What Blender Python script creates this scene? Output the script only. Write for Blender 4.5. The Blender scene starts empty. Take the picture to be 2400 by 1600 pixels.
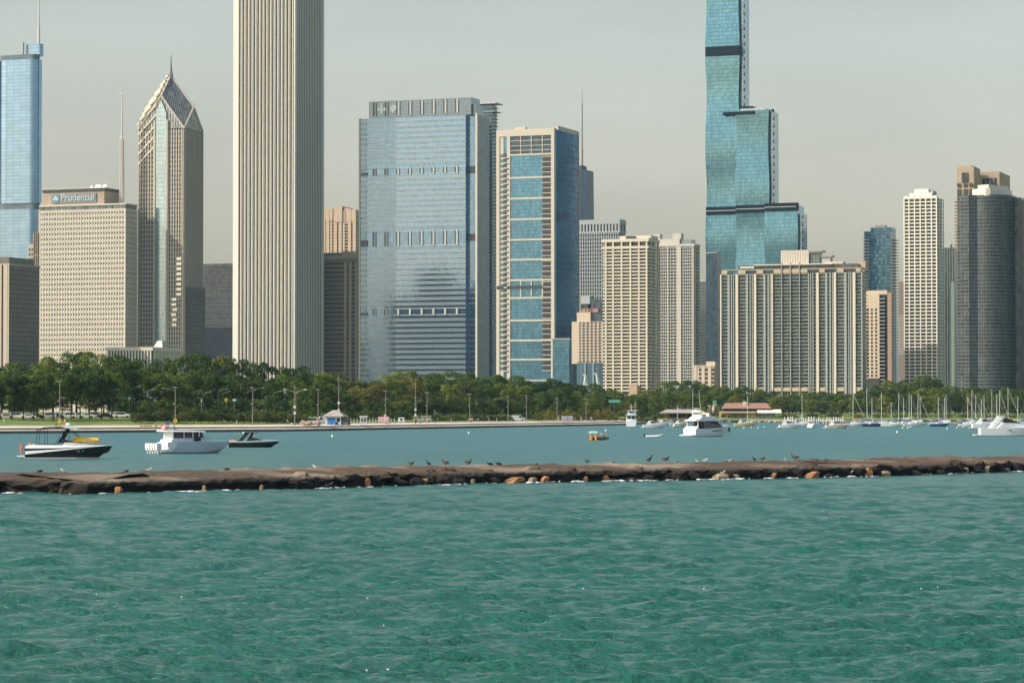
import bpy, math, random
import numpy as np
from mathutils import Vector, Matrix
random.seed(7); RNG = np.random.RandomState(11)
S = bpy.context.scene; COL = S.collection
R = math.radians; PI = math.pi

# ------------------------------------------------------------------ camera
FP = 6400.0; HC = 6.0; PITCH = math.atan(160/FP)
cam = bpy.data.objects.new('camera', bpy.data.cameras.new('camera')); COL.objects.link(cam)
cam.location = (0, 0, HC); cam.rotation_euler = (PI/2 + PITCH, 0, 0)
cam.data.sensor_width = 36; cam.data.lens = 36*FP/2400
cam.data.clip_start = 1; cam.data.clip_end = 60000
S.camera = cam
S.render.resolution_x = 1024; S.render.resolution_y = 682

# ------------------------------------------------------------------ sky, sun, exposure
SUN_A, SUN_E = R(17.5), R(37)
SUN = Vector((-math.cos(SUN_A)*math.cos(SUN_E), -math.sin(SUN_A)*math.cos(SUN_E), math.sin(SUN_E)))
W = bpy.data.worlds.new('World'); S.world = W; W.use_nodes = True
nt = W.node_tree; nt.nodes.clear()
sky = nt.nodes.new('ShaderNodeTexSky'); sky.sky_type = 'NISHITA'; sky.sun_disc = False
sky.sun_elevation = SUN_E; sky.sun_rotation = math.atan2(SUN.x, SUN.y)
sky.air_density = 1.0; sky.dust_density = 3.5; sky.ozone_density = 1.0; sky.altitude = 180
hs = nt.nodes.new('ShaderNodeHueSaturation'); hs.inputs['Saturation'].default_value = 0.8; hs.inputs['Value'].default_value = 1.0
bg = nt.nodes.new('ShaderNodeBackground'); bg.inputs['Strength'].default_value = 0.12
wo = nt.nodes.new('ShaderNodeOutputWorld')
nt.links.new(sky.outputs[0], hs.inputs['Color']); tn = nt.nodes.new('ShaderNodeMix'); tn.data_type = 'RGBA'; tn.blend_type = 'MULTIPLY'; tn.inputs['Factor'].default_value = 1; 
# hazy summer air: cream towards the horizon, cooler above, with faint uneven veils
gc = nt.nodes.new('ShaderNodeTexCoord'); gs = nt.nodes.new('ShaderNodeSeparateXYZ'); nt.links.new(gc.outputs['Generated'], gs.inputs[0])
gr = nt.nodes.new('ShaderNodeValToRGB'); ge = gr.color_ramp.elements; ge[0].position = 0.0; ge[0].color = (1.22,1.01,.84,1); ge[1].position = 1.0; ge[1].color = (.80,.92,1.0,1)
g1 = ge.new(.07); g1.color = (1.20,1.0,.83,1); g2 = ge.new(.15); g2.color = (1.04,.92,.74,1); g3 = ge.new(.4); g3.color = (.88,.92,.90,1)
nt.links.new(gs.outputs[2], gr.inputs[0])
gm = nt.nodes.new('ShaderNodeMapping'); gm.inputs['Scale'].default_value = (3,3,14); gn = nt.nodes.new('ShaderNodeTexNoise'); gn.inputs['Scale'].default_value = 2.2; gn.inputs['Detail'].default_value = 5
nt.links.new(gc.outputs['Generated'], gm.inputs[0]); nt.links.new(gm.outputs[0], gn.inputs['Vector'])
gq = nt.nodes.new('ShaderNodeMapRange'); gq.inputs[1].default_value = .3; gq.inputs[2].default_value = .75; gq.inputs[3].default_value = 1.13; gq.inputs[4].default_value = 1.30; nt.links.new(gn.outputs[0], gq.inputs[0])
gv = nt.nodes.new('ShaderNodeVectorMath'); gv.operation = 'SCALE'; nt.links.new(gr.outputs[0], gv.inputs[0]); nt.links.new(gq.outputs[0], gv.inputs['Scale'])
nt.links.new(gv.outputs[0], tn.inputs['B'])
nt.links.new(hs.outputs[0], tn.inputs['A']); nt.links.new(tn.outputs['Result'], bg.inputs['Color']); nt.links.new(bg.outputs[0], wo.inputs['Surface'])
sl = bpy.data.lights.new('sun', 'SUN'); sl.energy = 3.2; sl.angle = R(0.5); sl.color = (1.0, 0.92, 0.81)
so = bpy.data.objects.new('sun', sl); COL.objects.link(so); so.rotation_euler = (-SUN).to_track_quat('-Z', 'Y').to_euler()
S.view_settings.view_transform = 'Standard'; S.view_settings.look = 'None'; S.view_settings.exposure = 0.47; S.view_settings.gamma = 1

# ------------------------------------------------------------------ projection helpers
cp, sp = math.cos(PITCH), math.sin(PITCH)
def ray(px, py):
    dx = (px-1200)/FP; dy = (800-py)/FP
    return dx, cp - dy*sp, sp + dy*cp
def P(px, py, Y):
    a, b, c = ray(px, py); t = Y/b; return Vector((a*t, Y, HC + c*t))
def sx(px, py=960):
    a, b, c = ray(px, py); return a/b
def G(px, py, z=0.0):
    a, b, c = ray(px, py); t = (z-HC)/c; return Vector((a*t, b*t, z))
def DY(py): return G(1200, py).y

# ------------------------------------------------------------------ mesh builder
class MB:
    def __init__(s): s.v = []; s.f = []
    def add(s, vs, fs):
        n = len(s.v); s.v += [tuple(x) for x in vs]; s.f += [tuple(n+i for i in f) for f in fs]; return s
    def box(s, x0, x1, y0, y1, z0, z1):
        return s.add([(x0,y0,z0),(x1,y0,z0),(x1,y1,z0),(x0,y1,z0),(x0,y0,z1),(x1,y0,z1),(x1,y1,z1),(x0,y1,z1)],
            [(3,2,1,0),(4,5,6,7),(0,1,5,4),(1,2,6,5),(2,3,7,6),(3,0,4,7)])
    def prism(s, poly, z0, z1, poly2=None):
        n = len(poly); q = poly2 or poly
        return s.add([(x,y,z0) for x,y in poly]+[(x,y,z1) for x,y in q],
            [tuple(range(n-1,-1,-1)), tuple(range(n,2*n))]+[(i,(i+1)%n,n+(i+1)%n,n+i) for i in range(n)])
    def tube(s, a, b, r0, r1=None, n=6):
        a = Vector(a); b = Vector(b); r1 = r0 if r1 is None else r1
        d = (b-a).normalized(); u = d.orthogonal().normalized(); w = d.cross(u)
        vs = [tuple(a+(u*math.cos(2*PI*i/n)+w*math.sin(2*PI*i/n))*r0) for i in range(n)]+[tuple(b+(u*math.cos(2*PI*i/n)+w*math.sin(2*PI*i/n))*r1) for i in range(n)]
        return s.add(vs, [tuple(range(n-1,-1,-1)), tuple(range(n,2*n))]+[(i,(i+1)%n,n+(i+1)%n,n+i) for i in range(n)])
    def path(s, pts, r, n=5):
        for a, b in zip(pts[:-1], pts[1:]): s.tube(a, b, r, n=n)
        return s
    def ball(s, c, r, nu=8, nv=6):
        rx, ry, rz = (r, r, r) if not hasattr(r, '__len__') else r
        vs = [(c[0], c[1], c[2]-rz)]
        for j in range(1, nv):
            t = -PI/2 + PI*j/nv
            for i in range(nu):
                p = 2*PI*i/nu; vs.append((c[0]+rx*math.cos(t)*math.cos(p), c[1]+ry*math.cos(t)*math.sin(p), c[2]+rz*math.sin(t)))
        vs.append((c[0], c[1], c[2]+rz)); fs = []
        for i in range(nu): fs.append((0, 1+(i+1)%nu, 1+i))
        for j in range(nv-2):
            for i in range(nu):
                a = 1+j*nu+i; b = 1+j*nu+(i+1)%nu; fs.append((a, b, b+nu, a+nu))
        L = len(vs)-1; o = 1+(nv-2)*nu
        for i in range(nu): fs.append((o+i, o+(i+1)%nu, L))
        return s.add(vs, fs)
    def loft(s, rings, close=True, caps=True):
        m = len(rings[0]); vs = [p for r in rings for p in r]; fs = []
        for j in range(len(rings)-1):
            for i in range(m if close else m-1):
                a = j*m+i; b = j*m+(i+1)%m; fs.append((a, b, b+m, a+m))
        if caps: fs.append(tuple(range(m-1,-1,-1))); fs.append(tuple((len(rings)-1)*m+i for i in range(m)))
        return s.add(vs, fs)
    def mesh(s, name, mat=None, smooth=False):
        me = bpy.data.meshes.new(name); me.from_pydata(s.v, [], s.f); me.update()
        if mat: me.materials.append(mat)
        if smooth: me.polygons.foreach_set('use_smooth', [True]*len(me.polygons))
        return me
def link(name, me, parent=None, loc=None, rz=None, scale=None):
    o = bpy.data.objects.new(name, me); COL.objects.link(o)
    if parent: o.parent = parent
    if loc is not None: o.location = loc
    if rz is not None: o.rotation_euler = (0, 0, rz)
    if scale is not None: o.scale = scale
    return o
def part(name, mb, mat, parent=None, smooth=False, loc=None, kind=None, label=None):
    o = link(name, mb.mesh(name, mat, smooth) if isinstance(mb, MB) else mb, parent, loc)
    if kind: o['kind'] = kind
    if label: o['label'] = label
    return o
def tag(o, label, cat, group=None):
    o['label'] = label; o['category'] = cat
    if group: o['group'] = group
    return o
def thing(name, label, cat, loc=(0,0,0), rz=0, group=None):
    o = bpy.data.objects.new(name, None); COL.objects.link(o); o.location = loc; o.rotation_euler = (0,0,rz)
    o.empty_display_size = 1; return tag(o, label, cat, group)
def rep(name, mb, mat, parent, locs, lim=100):
    """one mesh repeated at many places as separate parts; past lim the rest is one part"""
    me = mb.mesh(name, mat)
    for l in locs[:lim]: link(name, me, parent, l)
    if len(locs) > lim:
        V = np.array(mb.v); out = MB()
        for l in locs[lim:]: out.add([tuple(p) for p in (V+np.array(l))], mb.f)
        o = part(name, out, mat, parent); o['kind'] = 'stuff'
def dup(o, loc=None, rz=None, scale=None, label=None):
    kids = [c for c in bpy.data.objects if c.parent == o] if o.get('_k') is None else None
    c = o.copy(); COL.objects.link(c)
    if loc is not None: c.location = loc
    if rz is not None: c.rotation_euler = (0,0,rz)
    if scale is not None: c.scale = scale
    if label: c['label'] = label
    for k in KIDS.get(o.name) or kids or []:
        d = k.copy(); COL.objects.link(d); d.parent = c
        for g in KIDS.get(k.name, []):
            e = g.copy(); COL.objects.link(e); e.parent = d
    return c
KIDS = {}
def reg(o):
    KIDS[o.name] = [c for c in bpy.data.objects if c.parent == o]
    for c in KIDS[o.name]: KIDS[c.name] = [g for g in bpy.data.objects if g.parent == c]
ORD = ['first','second','third','fourth','fifth','sixth','seventh','eighth','ninth','tenth','eleventh','twelfth','thirteenth','fourteenth','fifteenth','sixteenth','seventeenth','eighteenth','nineteenth','twentieth']
def ordi(i): return ORD[i] if i < len(ORD) else 'twenty-'+ORD[i-20]

# ------------------------------------------------------------------ materials
MC = {}
def mat(name, col, rough=0.7, metal=0.0, var=0.0, scale=1.0, bump=0.0, spec=0.5, stretch=None):
    if name in MC: return MC[name]
    m = bpy.data.materials.new(name); m.use_nodes = True; n = m.node_tree.nodes; L = m.node_tree.links
    b = n['Principled BSDF']; b.inputs['Roughness'].default_value = rough; b.inputs['Metallic'].default_value = metal
    b.inputs['Specular IOR Level'].default_value = spec; b.inputs['Base Color'].default_value = (*col, 1)
    if var > 0 or bump > 0:
        tc = n.new('ShaderNodeTexCoord'); mp = n.new('ShaderNodeMapping'); tx = n.new('ShaderNodeTexNoise')
        tx.inputs['Scale'].default_value = scale; tx.inputs['Detail'].default_value = 5; tx.inputs['Roughness'].default_value = 0.65
        if stretch: mp.inputs['Scale'].default_value = stretch
        L.new(tc.outputs['Object'], mp.inputs[0]); L.new(mp.outputs[0], tx.inputs['Vector'])
        if var > 0:
            r = n.new('ShaderNodeMapRange'); r.inputs[1].default_value = 0.3; r.inputs[2].default_value = 0.7
            r.inputs[3].default_value = 1-var; r.inputs[4].default_value = 1+var
            mx = n.new('ShaderNodeVectorMath'); mx.operation = 'SCALE'; mx.inputs[0].default_value = col
            L.new(tx.outputs[0], r.inputs[0]); L.new(r.outputs[0], mx.inputs['Scale']); L.new(mx.outputs[0], b.inputs['Base Color'])
        if bump > 0:
            bp = n.new('ShaderNodeBump'); bp.inputs['Distance'].default_value = bump; bp.inputs['Strength'].default_value = 0.6
            L.new(tx.outputs[0], bp.inputs['Height']); L.new(bp.outputs[0], b.inputs['Normal'])
    MC[name] = m; return m
def cell(name, col, cw, ch, var=0.25, line=0.0, lc=0.4, hline=0.0, rough=0.12, metal=0.6, big=0.0, tilt=0.0, dark=0.0, lit=0.0):
    """glass or panel wall: cells of cw x ch metres (u = x + y, v = z), each pane its own tone; mullion and floor lines"""
    if name in MC: return MC[name]
    m = bpy.data.materials.new(name); m.use_nodes = True; n = m.node_tree.nodes; L = m.node_tree.links
    b = n['Principled BSDF']; b.inputs['Roughness'].default_value = rough; b.inputs['Metallic'].default_value = metal
    def M(op, a, c=None):
        q = n.new('ShaderNodeMath'); q.operation = op
        for i, x in enumerate((a, c)):
            if x is None: continue
            if isinstance(x, (int, float)): q.inputs[i].default_value = x
            else: L.new(x, q.inputs[i])
        return q.outputs[0]
    tc = n.new('ShaderNodeTexCoord'); sxyz = n.new('ShaderNodeSeparateXYZ'); L.new(tc.outputs['Object'], sxyz.inputs[0])
    u = M('DIVIDE', M('ADD', sxyz.outputs[0], sxyz.outputs[1]), cw); v = M('DIVIDE', sxyz.outputs[2], ch)
    cx = n.new('ShaderNodeCombineXYZ'); L.new(M('FLOOR', u), cx.inputs[0]); L.new(M('FLOOR', v), cx.inputs[1])
    wn = n.new('ShaderNodeTexWhiteNoise'); wn.noise_dimensions = '2D'; L.new(cx.outputs[0], wn.inputs['Vector'])
    k = M('ADD', M('MULTIPLY', wn.outputs['Value'], 2*var), 1-var)
    if big > 0:
        tx = n.new('ShaderNodeTexNoise'); tx.inputs['Scale'].default_value = 0.03; tx.inputs['Detail'].default_value = 2; L.new(tc.outputs['Object'], tx.inputs['Vector'])
        k = M('MULTIPLY', k, M('ADD', M('MULTIPLY', tx.outputs[0], 2*big), 1-big))
    if dark > 0:   # some panes with the blinds open read dark
        k = M('MULTIPLY', k, M('SUBTRACT', 1.0, M('MULTIPLY', M('LESS_THAN', wn.outputs['Value'], dark), 0.6)))
    if line > 0:
        k = M('MULTIPLY', k, M('SUBTRACT', 1.0, M('MULTIPLY', M('LESS_THAN', M('FRACT', u), line), 1-lc)))
    if hline > 0:
        k = M('MULTIPLY', k, M('SUBTRACT', 1.0, M('MULTIPLY', M('LESS_THAN', M('FRACT', v), hline), 1-lc)))
    mx = n.new('ShaderNodeVectorMath'); mx.operation = 'SCALE'; mx.inputs[0].default_value = col; L.new(k, mx.inputs['Scale'])
    L.new(mx.outputs[0], b.inputs['Base Color'])
    if tilt > 0:   # panes never lie perfectly flat
        ge = n.new('ShaderNodeNewGeometry'); a1 = n.new('ShaderNodeVectorMath'); a1.operation = 'SUBTRACT'; L.new(wn.outputs['Color'], a1.inputs[0]); a1.inputs[1].default_value = (.5,.5,.5)
        a2 = n.new('ShaderNodeVectorMath'); a2.operation = 'SCALE'; a2.inputs['Scale'].default_value = tilt; L.new(a1.outputs[0], a2.inputs[0])
        a3 = n.new('ShaderNodeVectorMath'); a3.operation = 'ADD'; L.new(a2.outputs[0], a3.inputs[0]); L.new(ge.outputs['Normal'], a3.inputs[1])
        a4 = n.new('ShaderNodeVectorMath'); a4.operation = 'NORMALIZE'; L.new(a3.outputs[0], a4.inputs[0]); L.new(a4.outputs[0], b.inputs['Normal'])
    MC[name] = m; return m
WHITE = mat('white_gelcoat', (.78,.78,.76), .35)
BLACK = mat('black_paint', (.012,.013,.015), .22)
DARKG = mat('dark_tinted_glass', (.02,.028,.035), .08)
CANVAS = mat('black_canvas', (.02,.02,.022), .85)
STEEL = mat('galvanised_steel', (.33,.31,.29), .5, .3)
DSTEEL = mat('dark_steel', (.09,.085,.08), .5)
CHROME = mat('polished_rail', (.6,.6,.6), .2, .9)
CREAM = mat('cream_concrete', (.56,.47,.37), .85, var=.08, scale=.05)
WGLASS = cell('window_glass', (.10,.13,.15), 1.6, 3.6, .5, metal=.3, rough=.1, tilt=.03)
DGLASS = cell('dark_window_glass', (.045,.05,.055), 1.5, 3.0, .6, metal=.15, rough=.12, tilt=.03)
LOUV = cell('dark_louvres', (.035,.04,.045), 3, .6, .3, metal=.1, rough=.5)

# ------------------------------------------------------------------ shoreline and terrain height
SH = [G(*q) for q in [(-2600,1034),(-900,1022),(0,1016),(350,1013),(680,1011),(1000,1004.5),(1300,999),(1460,996)]]
SH += [Vector((57,1180,0)), Vector((70,1262,0)), Vector((110,1290,0))] + [Vector((x,1290,0)) for x in (180,260,340,900,2500)]
SHX = np.array([p.x for p in SH]); SHY = np.array([p.y for p in SH])
def shore_dist(X, Y):
    X = np.asarray(X, float); Y = np.asarray(Y, float); best = np.full(X.shape, 1e9); sg = np.ones(X.shape)
    for i in range(len(SH)-1):
        ax, ay, bx, by = SHX[i], SHY[i], SHX[i+1], SHY[i+1]; dx, dy = bx-ax, by-ay
        t = np.clip(((X-ax)*dx+(Y-ay)*dy)/(dx*dx+dy*dy), 0, 1); d = np.hypot(X-ax-t*dx, Y-ay-t*dy)
        cr = dx*(Y-ay)-dy*(X-ax); m = d < best-1e-6; best = np.where(m, d, best); sg = np.where(m, np.sign(cr), sg)
    return best*sg
def height(X, Y):
    d = shore_dist(X, Y)
    return np.interp(d, [-5, 3, 3.01, 8, 9.5, 14, 55, 70, 5000], [-2.5, -2.5, 1.0, 1.2, 1.8, 1.95, 3.7, 3.9, 4.2])
def hz(x, y): return float(height(np.array([x]), np.array([y]))[0])
def shore_y(px):
    """depth of the shoreline seen at pixel column px"""
    s = sx(px)
    for i in range(len(SH)-1):
        ax, ay, bx, by = SHX[i], SHY[i], SHX[i+1], SHY[i+1]; den = (bx-ax)-s*(by-ay)
        if abs(den) < 1e-9: continue
        t = (s*ay-ax)/den
        if -1e-6 <= t <= 1+1e-6: return ay+t*(by-ay)
    return 1290.0
def gridmesh(xs, ys, zf, name, m, smooth=True):
    X, Y = np.meshgrid(xs, ys); Z = zf(X, Y); nx, ny = len(xs), len(ys)
    return rawgrid(X, Y, Z, name, m, smooth)
def rawgrid(X, Y, Z, name, m, smooth=True):
    ny, nx = X.shape; V = np.stack([X, Y, Z], -1).reshape(-1, 3).astype('f')
    i = np.arange(ny*nx).reshape(ny, nx); F = np.stack([i[:-1,:-1], i[:-1,1:], i[1:,1:], i[1:,:-1]], -1).reshape(-1, 4)
    me = bpy.data.meshes.new(name); me.vertices.add(len(V)); me.vertices.foreach_set('co', V.ravel())
    me.loops.add(F.size); me.loops.foreach_set('vertex_index', F.ravel().astype('i')); me.polygons.add(len(F))
    me.polygons.foreach_set('loop_start', np.arange(0, F.size, 4, dtype='i')); me.polygons.foreach_set('loop_total', np.full(len(F), 4, dtype='i'))
    me.polygons.foreach_set('use_smooth', np.full(len(F), smooth)); me.update(calc_edges=True); me.materials.append(m); return me
def grass_mat():
    m = bpy.data.materials.new('park_grass'); m.use_nodes = True; n = m.node_tree.nodes; L = m.node_tree.links; b = n['Principled BSDF']
    tc = n.new('ShaderNodeTexCoord'); t1 = n.new('ShaderNodeTexNoise'); t1.inputs['Scale'].default_value = .12; t1.inputs['Detail'].default_value = 8
    cr = n.new('ShaderNodeValToRGB'); cr.color_ramp.elements[0].position = .35; cr.color_ramp.elements[0].color = (.075,.12,.012,1)
    cr.color_ramp.elements[1].position = .68; cr.color_ramp.elements[1].color = (.19,.24,.03,1)
    L.new(tc.outputs['Object'], t1.inputs['Vector']); L.new(t1.outputs[0], cr.inputs[0]); L.new(cr.outputs[0], b.inputs['Base Color']); b.inputs['Roughness'].default_value = .95
    return m
xs = np.concatenate([[-9000,-4000,-1800,-900,-600], np.arange(-420, 420, 5.0), [500,700,1200,2600,9000]])
ys = np.concatenate([[-2000, 200], np.arange(560, 1440, 5.0), [1550,1800,2400,4000,9000,14000]])
o = link('ground', gridmesh(xs, ys, height, 'ground', grass_mat())); o['kind'] = 'structure'

def offset_line(d, pts):
    out = []
    for i, p in enumerate(pts):
        a = pts[max(i-1,0)]; b = pts[min(i+1,len(pts)-1)]; t = (b-a).normalized(); out.append((p.x-t.y*d, p.y+t.x*d))
    return out
WALLM = mat('seawall_concrete', (.16,.135,.11), .9, var=.3, scale=.3, bump=.05)
CAPM = mat('pale_concrete_paving', (.62,.54,.43), .9, var=.12, scale=.2)
def strip(mb, pts, d0, d1, z0, z1, z2=None):
    z2 = z1 if z2 is None else z2
    A = offset_line(d0, pts); B = offset_line(d1, pts); rings = [[(a[0],a[1],z0),(a[0],a[1],z1),(b[0],b[1],z2),(b[0],b[1],z0)] for a, b in zip(A, B)]
    mb.loft(rings)
west = SH[:9]; east = SH[9:]
mb = MB(); strip(mb, west, 0, 2.4, -2, .60); strip(mb, west, 2.35, 5, -2, 1.30)
sw = thing('seawall', 'long low dark seawall with pale walkway along the park edge', 'seawall')
part('retaining_wall', mb, WALLM, sw)
mb = MB(); strip(mb, west, -.12, 2.3, .60, .72, .98); strip(mb, west, 2.25, 10.2, 1.25, 1.38, 1.90)
part('coping', mb, CAPM, sw)
mb = MB(); strip(mb, east, 0, 5, -2, .9)
es = thing('harbour_wall', 'low stone harbour edge behind the moored sailboats', 'seawall'); part('retaining_wall', mb, WALLM, es)
mb = MB(); strip(mb, east, -.1, 8, .904, 1.3); part('coping', mb, CAPM, es)
ASPH = mat('road_asphalt', (.055,.053,.05), .9, var=.15, scale=.4)
mb = MB()
for pts, d in ((west, 74), (east, 60)):
    A = offset_line(d, pts); B = offset_line(d+22, pts); vs = []; 
    for a, b in zip(A, B): vs += [(a[0],a[1],4.02),(b[0],b[1],4.02)]
    mb.add(vs, [(2*i,2*i+2,2*i+3,2*i+1) for i in range(len(pts)-1)])
o = part('road', mb, ASPH); o['kind'] = 'structure'

# ------------------------------------------------------------------ water
def water_mat():
    m = bpy.data.materials.new('lake_water'); m.use_nodes = True; n = m.node_tree.nodes; L = m.node_tree.links; b = n['Principled BSDF']
    tc = n.new('ShaderNodeTexCoord')
    t0 = n.new('ShaderNodeTexNoise'); t0.inputs['Scale'].default_value = .05; t0.inputs['Detail'].default_value = 4; L.new(tc.outputs['Object'], t0.inputs['Vector'])
    sep = n.new('ShaderNodeSeparateXYZ'); L.new(tc.outputs['Object'], sep.inputs[0])
    # shallow turquoise outside the breakwater, bluer inside the harbour
    mr = n.new('ShaderNodeMapRange'); mr.inputs[1].default_value = 120; mr.inputs[2].default_value = 420; L.new(sep.outputs[1], mr.inputs[0])
    c1 = n.new('ShaderNodeMix'); c1.data_type = 'RGBA'; c1.inputs['A'].default_value = (.010,.148,.102,1); c1.inputs['B'].default_value = (.075,.21,.205,1); L.new(mr.outputs[0], c1.inputs['Factor'])
    c2 = n.new('ShaderNodeMix'); c2.data_type = 'RGBA'; c2.blend_type = 'MULTIPLY'; c2.inputs['Factor'].default_value = .35; L.new(c1.outputs['Result'], c2.inputs['A']); L.new(t0.outputs[0], c2.inputs['B'])
    L.new(c2.outputs['Result'], b.inputs['Base Color'])
    b.inputs['IOR'].default_value = 1.42
    mr2 = n.new('ShaderNodeMapRange'); mr2.inputs[1].default_value = 150; mr2.inputs[2].default_value = 420; mr2.inputs[3].default_value = .10; mr2.inputs[4].default_value = .42; L.new(sep.outputs[1], mr2.inputs[0]); L.new(mr2.outputs[0], b.inputs['Roughness'])
    mp = n.new('ShaderNodeMapping'); mp.inputs['Scale'].default_value = (.5,1.3,1); mp.inputs['Rotation'].default_value = (0,0,.25); L.new(tc.outputs['Object'], mp.inputs[0])
    n1 = n.new('ShaderNodeTexNoise'); n1.inputs['Scale'].default_value = 4.2; n1.inputs['Detail'].default_value = 6; n1.inputs['Roughness'].default_value = .6; L.new(mp.outputs[0], n1.inputs['Vector'])
    bp = n.new('ShaderNodeBump'); bp.inputs['Strength'].default_value = 1; bp.inputs['Distance'].default_value = .34; L.new(n1.outputs[0], bp.inputs['Height']); L.new(bp.outputs[0], b.inputs['Normal'])
    return m
WATER = water_mat()
def waves(X, Y):
    Z = np.zeros_like(X); r = np.random.RandomState(5)
    D = np.hypot(X, Y)
    for i in range(70):
        lam = .30*(1.066**i)                      # 0.45 .. 28 m
        th = R(98) + r.normal(0, .36)            # waves run towards the camera and slightly left
        kx, ky = 2*PI/lam*math.cos(th), 2*PI/lam*math.sin(th); ph = r.uniform(0, 2*PI)
        amp = (.028*lam**.8 if lam < .9 else .023*lam**.9 if lam < 1.6 else .021*1.6**.9*(1.6/lam)**.75)
        w = np.clip((lam/np.maximum(D*.0045,.01)-1), 0, 1)       # drop waves the mesh cannot carry
        q = kx*X+ky*Y+ph + .35*np.sin(.13*X*kx*.2+ph)
        Z += amp*w*(1-np.abs(np.sin(q/2))*1.0-.36)*1.9 if lam < 3 else amp*w*np.sin(q)*.9
    calm = np.interp(shore_dist(X, Y)*0 + (Y - (205+ .28*(X+38))), [-6, 20], [1, .35])
    return Z*calm
rows = [34.0]
while rows[-1] < 330: rows.append(rows[-1]*1.0024)
rows = np.array(rows + list(np.geomspace(335, 1400, 160)) + [2500., 9000.])
ts = np.concatenate([[-40,-6,-1.2,-.6], np.linspace(-.30, .30, 900), [.6,1.2,6,40]])
T, Yr = np.meshgrid(ts, rows); Xr = T*Yr
Z = waves(Xr, Yr); Z[:, :4] = 0; Z[:, -4:] = 0; Z[0] = 0
o = link('water', rawgrid(Xr, Yr, Z, 'water', WATER)); o['kind'] = 'structure'
mb = MB(); mb.add([(-9000,-6000,-.02),(9000,-6000,-.02),(9000,34,-.02),(-9000,34,-.02)], [(0,1,2,3)])
o = part('water', mb, WATER); o['kind'] = 'structure'

# ------------------------------------------------------------------ buildings: the street grid is turned 20.8 degrees to the view
PHI = R(20.8); CF, SF = math.cos(PHI), math.sin(PHI)
class Bld:
    def __init__(s, name, label, cat, xl, xc, xr, Y, ytop, d=None, zb=3.6, py=None, group=None):
        s.Y = Y; s.pm = py = py or (ytop+900)/2
        C = P(xc, py, Y); s.C = C; sl, sr = sx(xl, py), sx(xr, py)
        s.w = (C.x - sl*Y)/(CF + sl*SF)
        s.d = d or (sr*Y - C.x)/(SF - sr*CF)
        s.F = Vector((C.x - s.w*CF, Y + s.w*SF, zb)); s.zb = zb
        s.e = thing(name, label, cat, s.F, -PHI, group)
        s.H = s.z(ytop)
    def z(s, py): return P(1200, py, s.Y).z - s.zb
    def u(s, px, py=None):      # local x on the front face of a picture column
        k = sx(px, py or s.pm); return (k*s.F.y - s.F.x)/(CF + k*SF)
    def v(s, px, py=None):      # local y on the right face
        k = sx(px, py or s.pm); return (k*s.C.y - s.C.x)/(SF - k*CF)
    def box(s, name, m, u0, u1, v0, v1, z0, z1, kind=None):
        return part(name, MB().box(u0, u1, v0, v1, z0, z1), m, s.e, kind=kind)
    def slabs(s, name, m, zs, h, p=.4, u0=0, u1=None, v0=0, v1=None):
        u1 = s.w if u1 is None else u1; v1 = s.d if v1 is None else v1
        rep(name, MB().box(u0-p, u1+p, v0-p, v1+p, -h/2, h/2), m, s.e, [(0, 0, z) for z in zs])
    def piers(s, name, m, us, wd, p, z0, z1, side=None, back=.3):
        rep(name, MB().box(-wd/2, wd/2, -p, back, z0, z1), m, s.e, [(u, 0, 0) for u in us])
        if side: rep(name, MB().box(-back, p, -wd/2, wd/2, z0, z1), m, s.e, [(s.w, v, 0) for v in side])
    def windows(s, m, us, zs, wd, h, p=.06, side=None, name='window'):
        L = [(u, 0, z) for z in reversed(zs) for u in us]
        rep(name, MB().box(-wd/2, wd/2, -p, .05, -h/2, h/2), m, s.e, L)
        if side:
            mb = MB()
            for z in zs:
                for v in side: mb.box(s.w-.05, s.w+p, v-wd/2, v+wd/2, z-h/2, z+h/2)
            o = part(name, mb, m, s.e); o['kind'] = 'stuff'
def lin(a, b, n): return [a+(b-a)*i/(n-1) for i in range(n)] if n > 1 else [a]
def mid(a, b, n): return [a+(b-a)*(i+.5)/n for i in range(n)]

# --- mirrored blue tower with spire, far left
b = Bld('glass_tower', 'tall hazy blue mirrored tower with rounded corner and rooftop spire at left edge', 'skyscraper', -60, 86, 101, 3300, 128)
TG = cell('blue_mirror_glass', (.22,.36,.52), 9, 4.2, .08, line=.08, lc=.8, hline=.25, metal=.75, rough=.12, big=.1, tilt=.01)
TL = cell('blue_louvre_band', (.10,.13,.16), 6, 2, .2, metal=.3, rough=.4)
def rounded(u0, u1, v0, v1, r, n=5):
    out = []
    for cx, cy, a0 in ((u0+r, v0+r, PI), (u1-r, v0+r, 1.5*PI), (u1-r, v1-r, 0), (u0+r, v1-r, .5*PI)):
        out += [(cx+r*math.cos(a0+.5*PI*i/n), cy+r*math.sin(a0+.5*PI*i/n)) for i in range(n+1)]
    return out
zs = [b.z(p) for p in (900, 489, 475, 138, 126)]
uR = b.w; uL = b.u(-8)
part('lower_shaft', MB().prism(rounded(b.u(-40), uR-3, 0, b.d, 8), 0, zs[1]), TG, b.e)
part('louvre_band', MB().prism(rounded(uL+1, uR-1, 1, b.d-1, 8), zs[1], zs[2]), TL, b.e)
part('upper_shaft', MB().prism(rounded(uL, uR, 0, b.d, 11, 8), zs[2], zs[3]), TG, b.e)
part('louvre_band', MB().prism(rounded(uL+1, uR-2, 1, b.d-1, 8), zs[3], zs[4]), TL, b.e)
part('crown', MB().prism(rounded(b.u(51), b.u(88), 8, b.d-2, 4), zs[4]-2, b.z(101)), TG, b.e)
us = b.u(73)
part('spire', MB().tube((us, 16, b.z(103)), (us, 16, b.z(58)), 1.7, 1.5, 8).tube((us, 16, b.z(58)), (us, 16, b.z(-40)), 1.2, .5, 8), mat('white_spire', (.6,.58,.55), .5), b.e)
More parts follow.
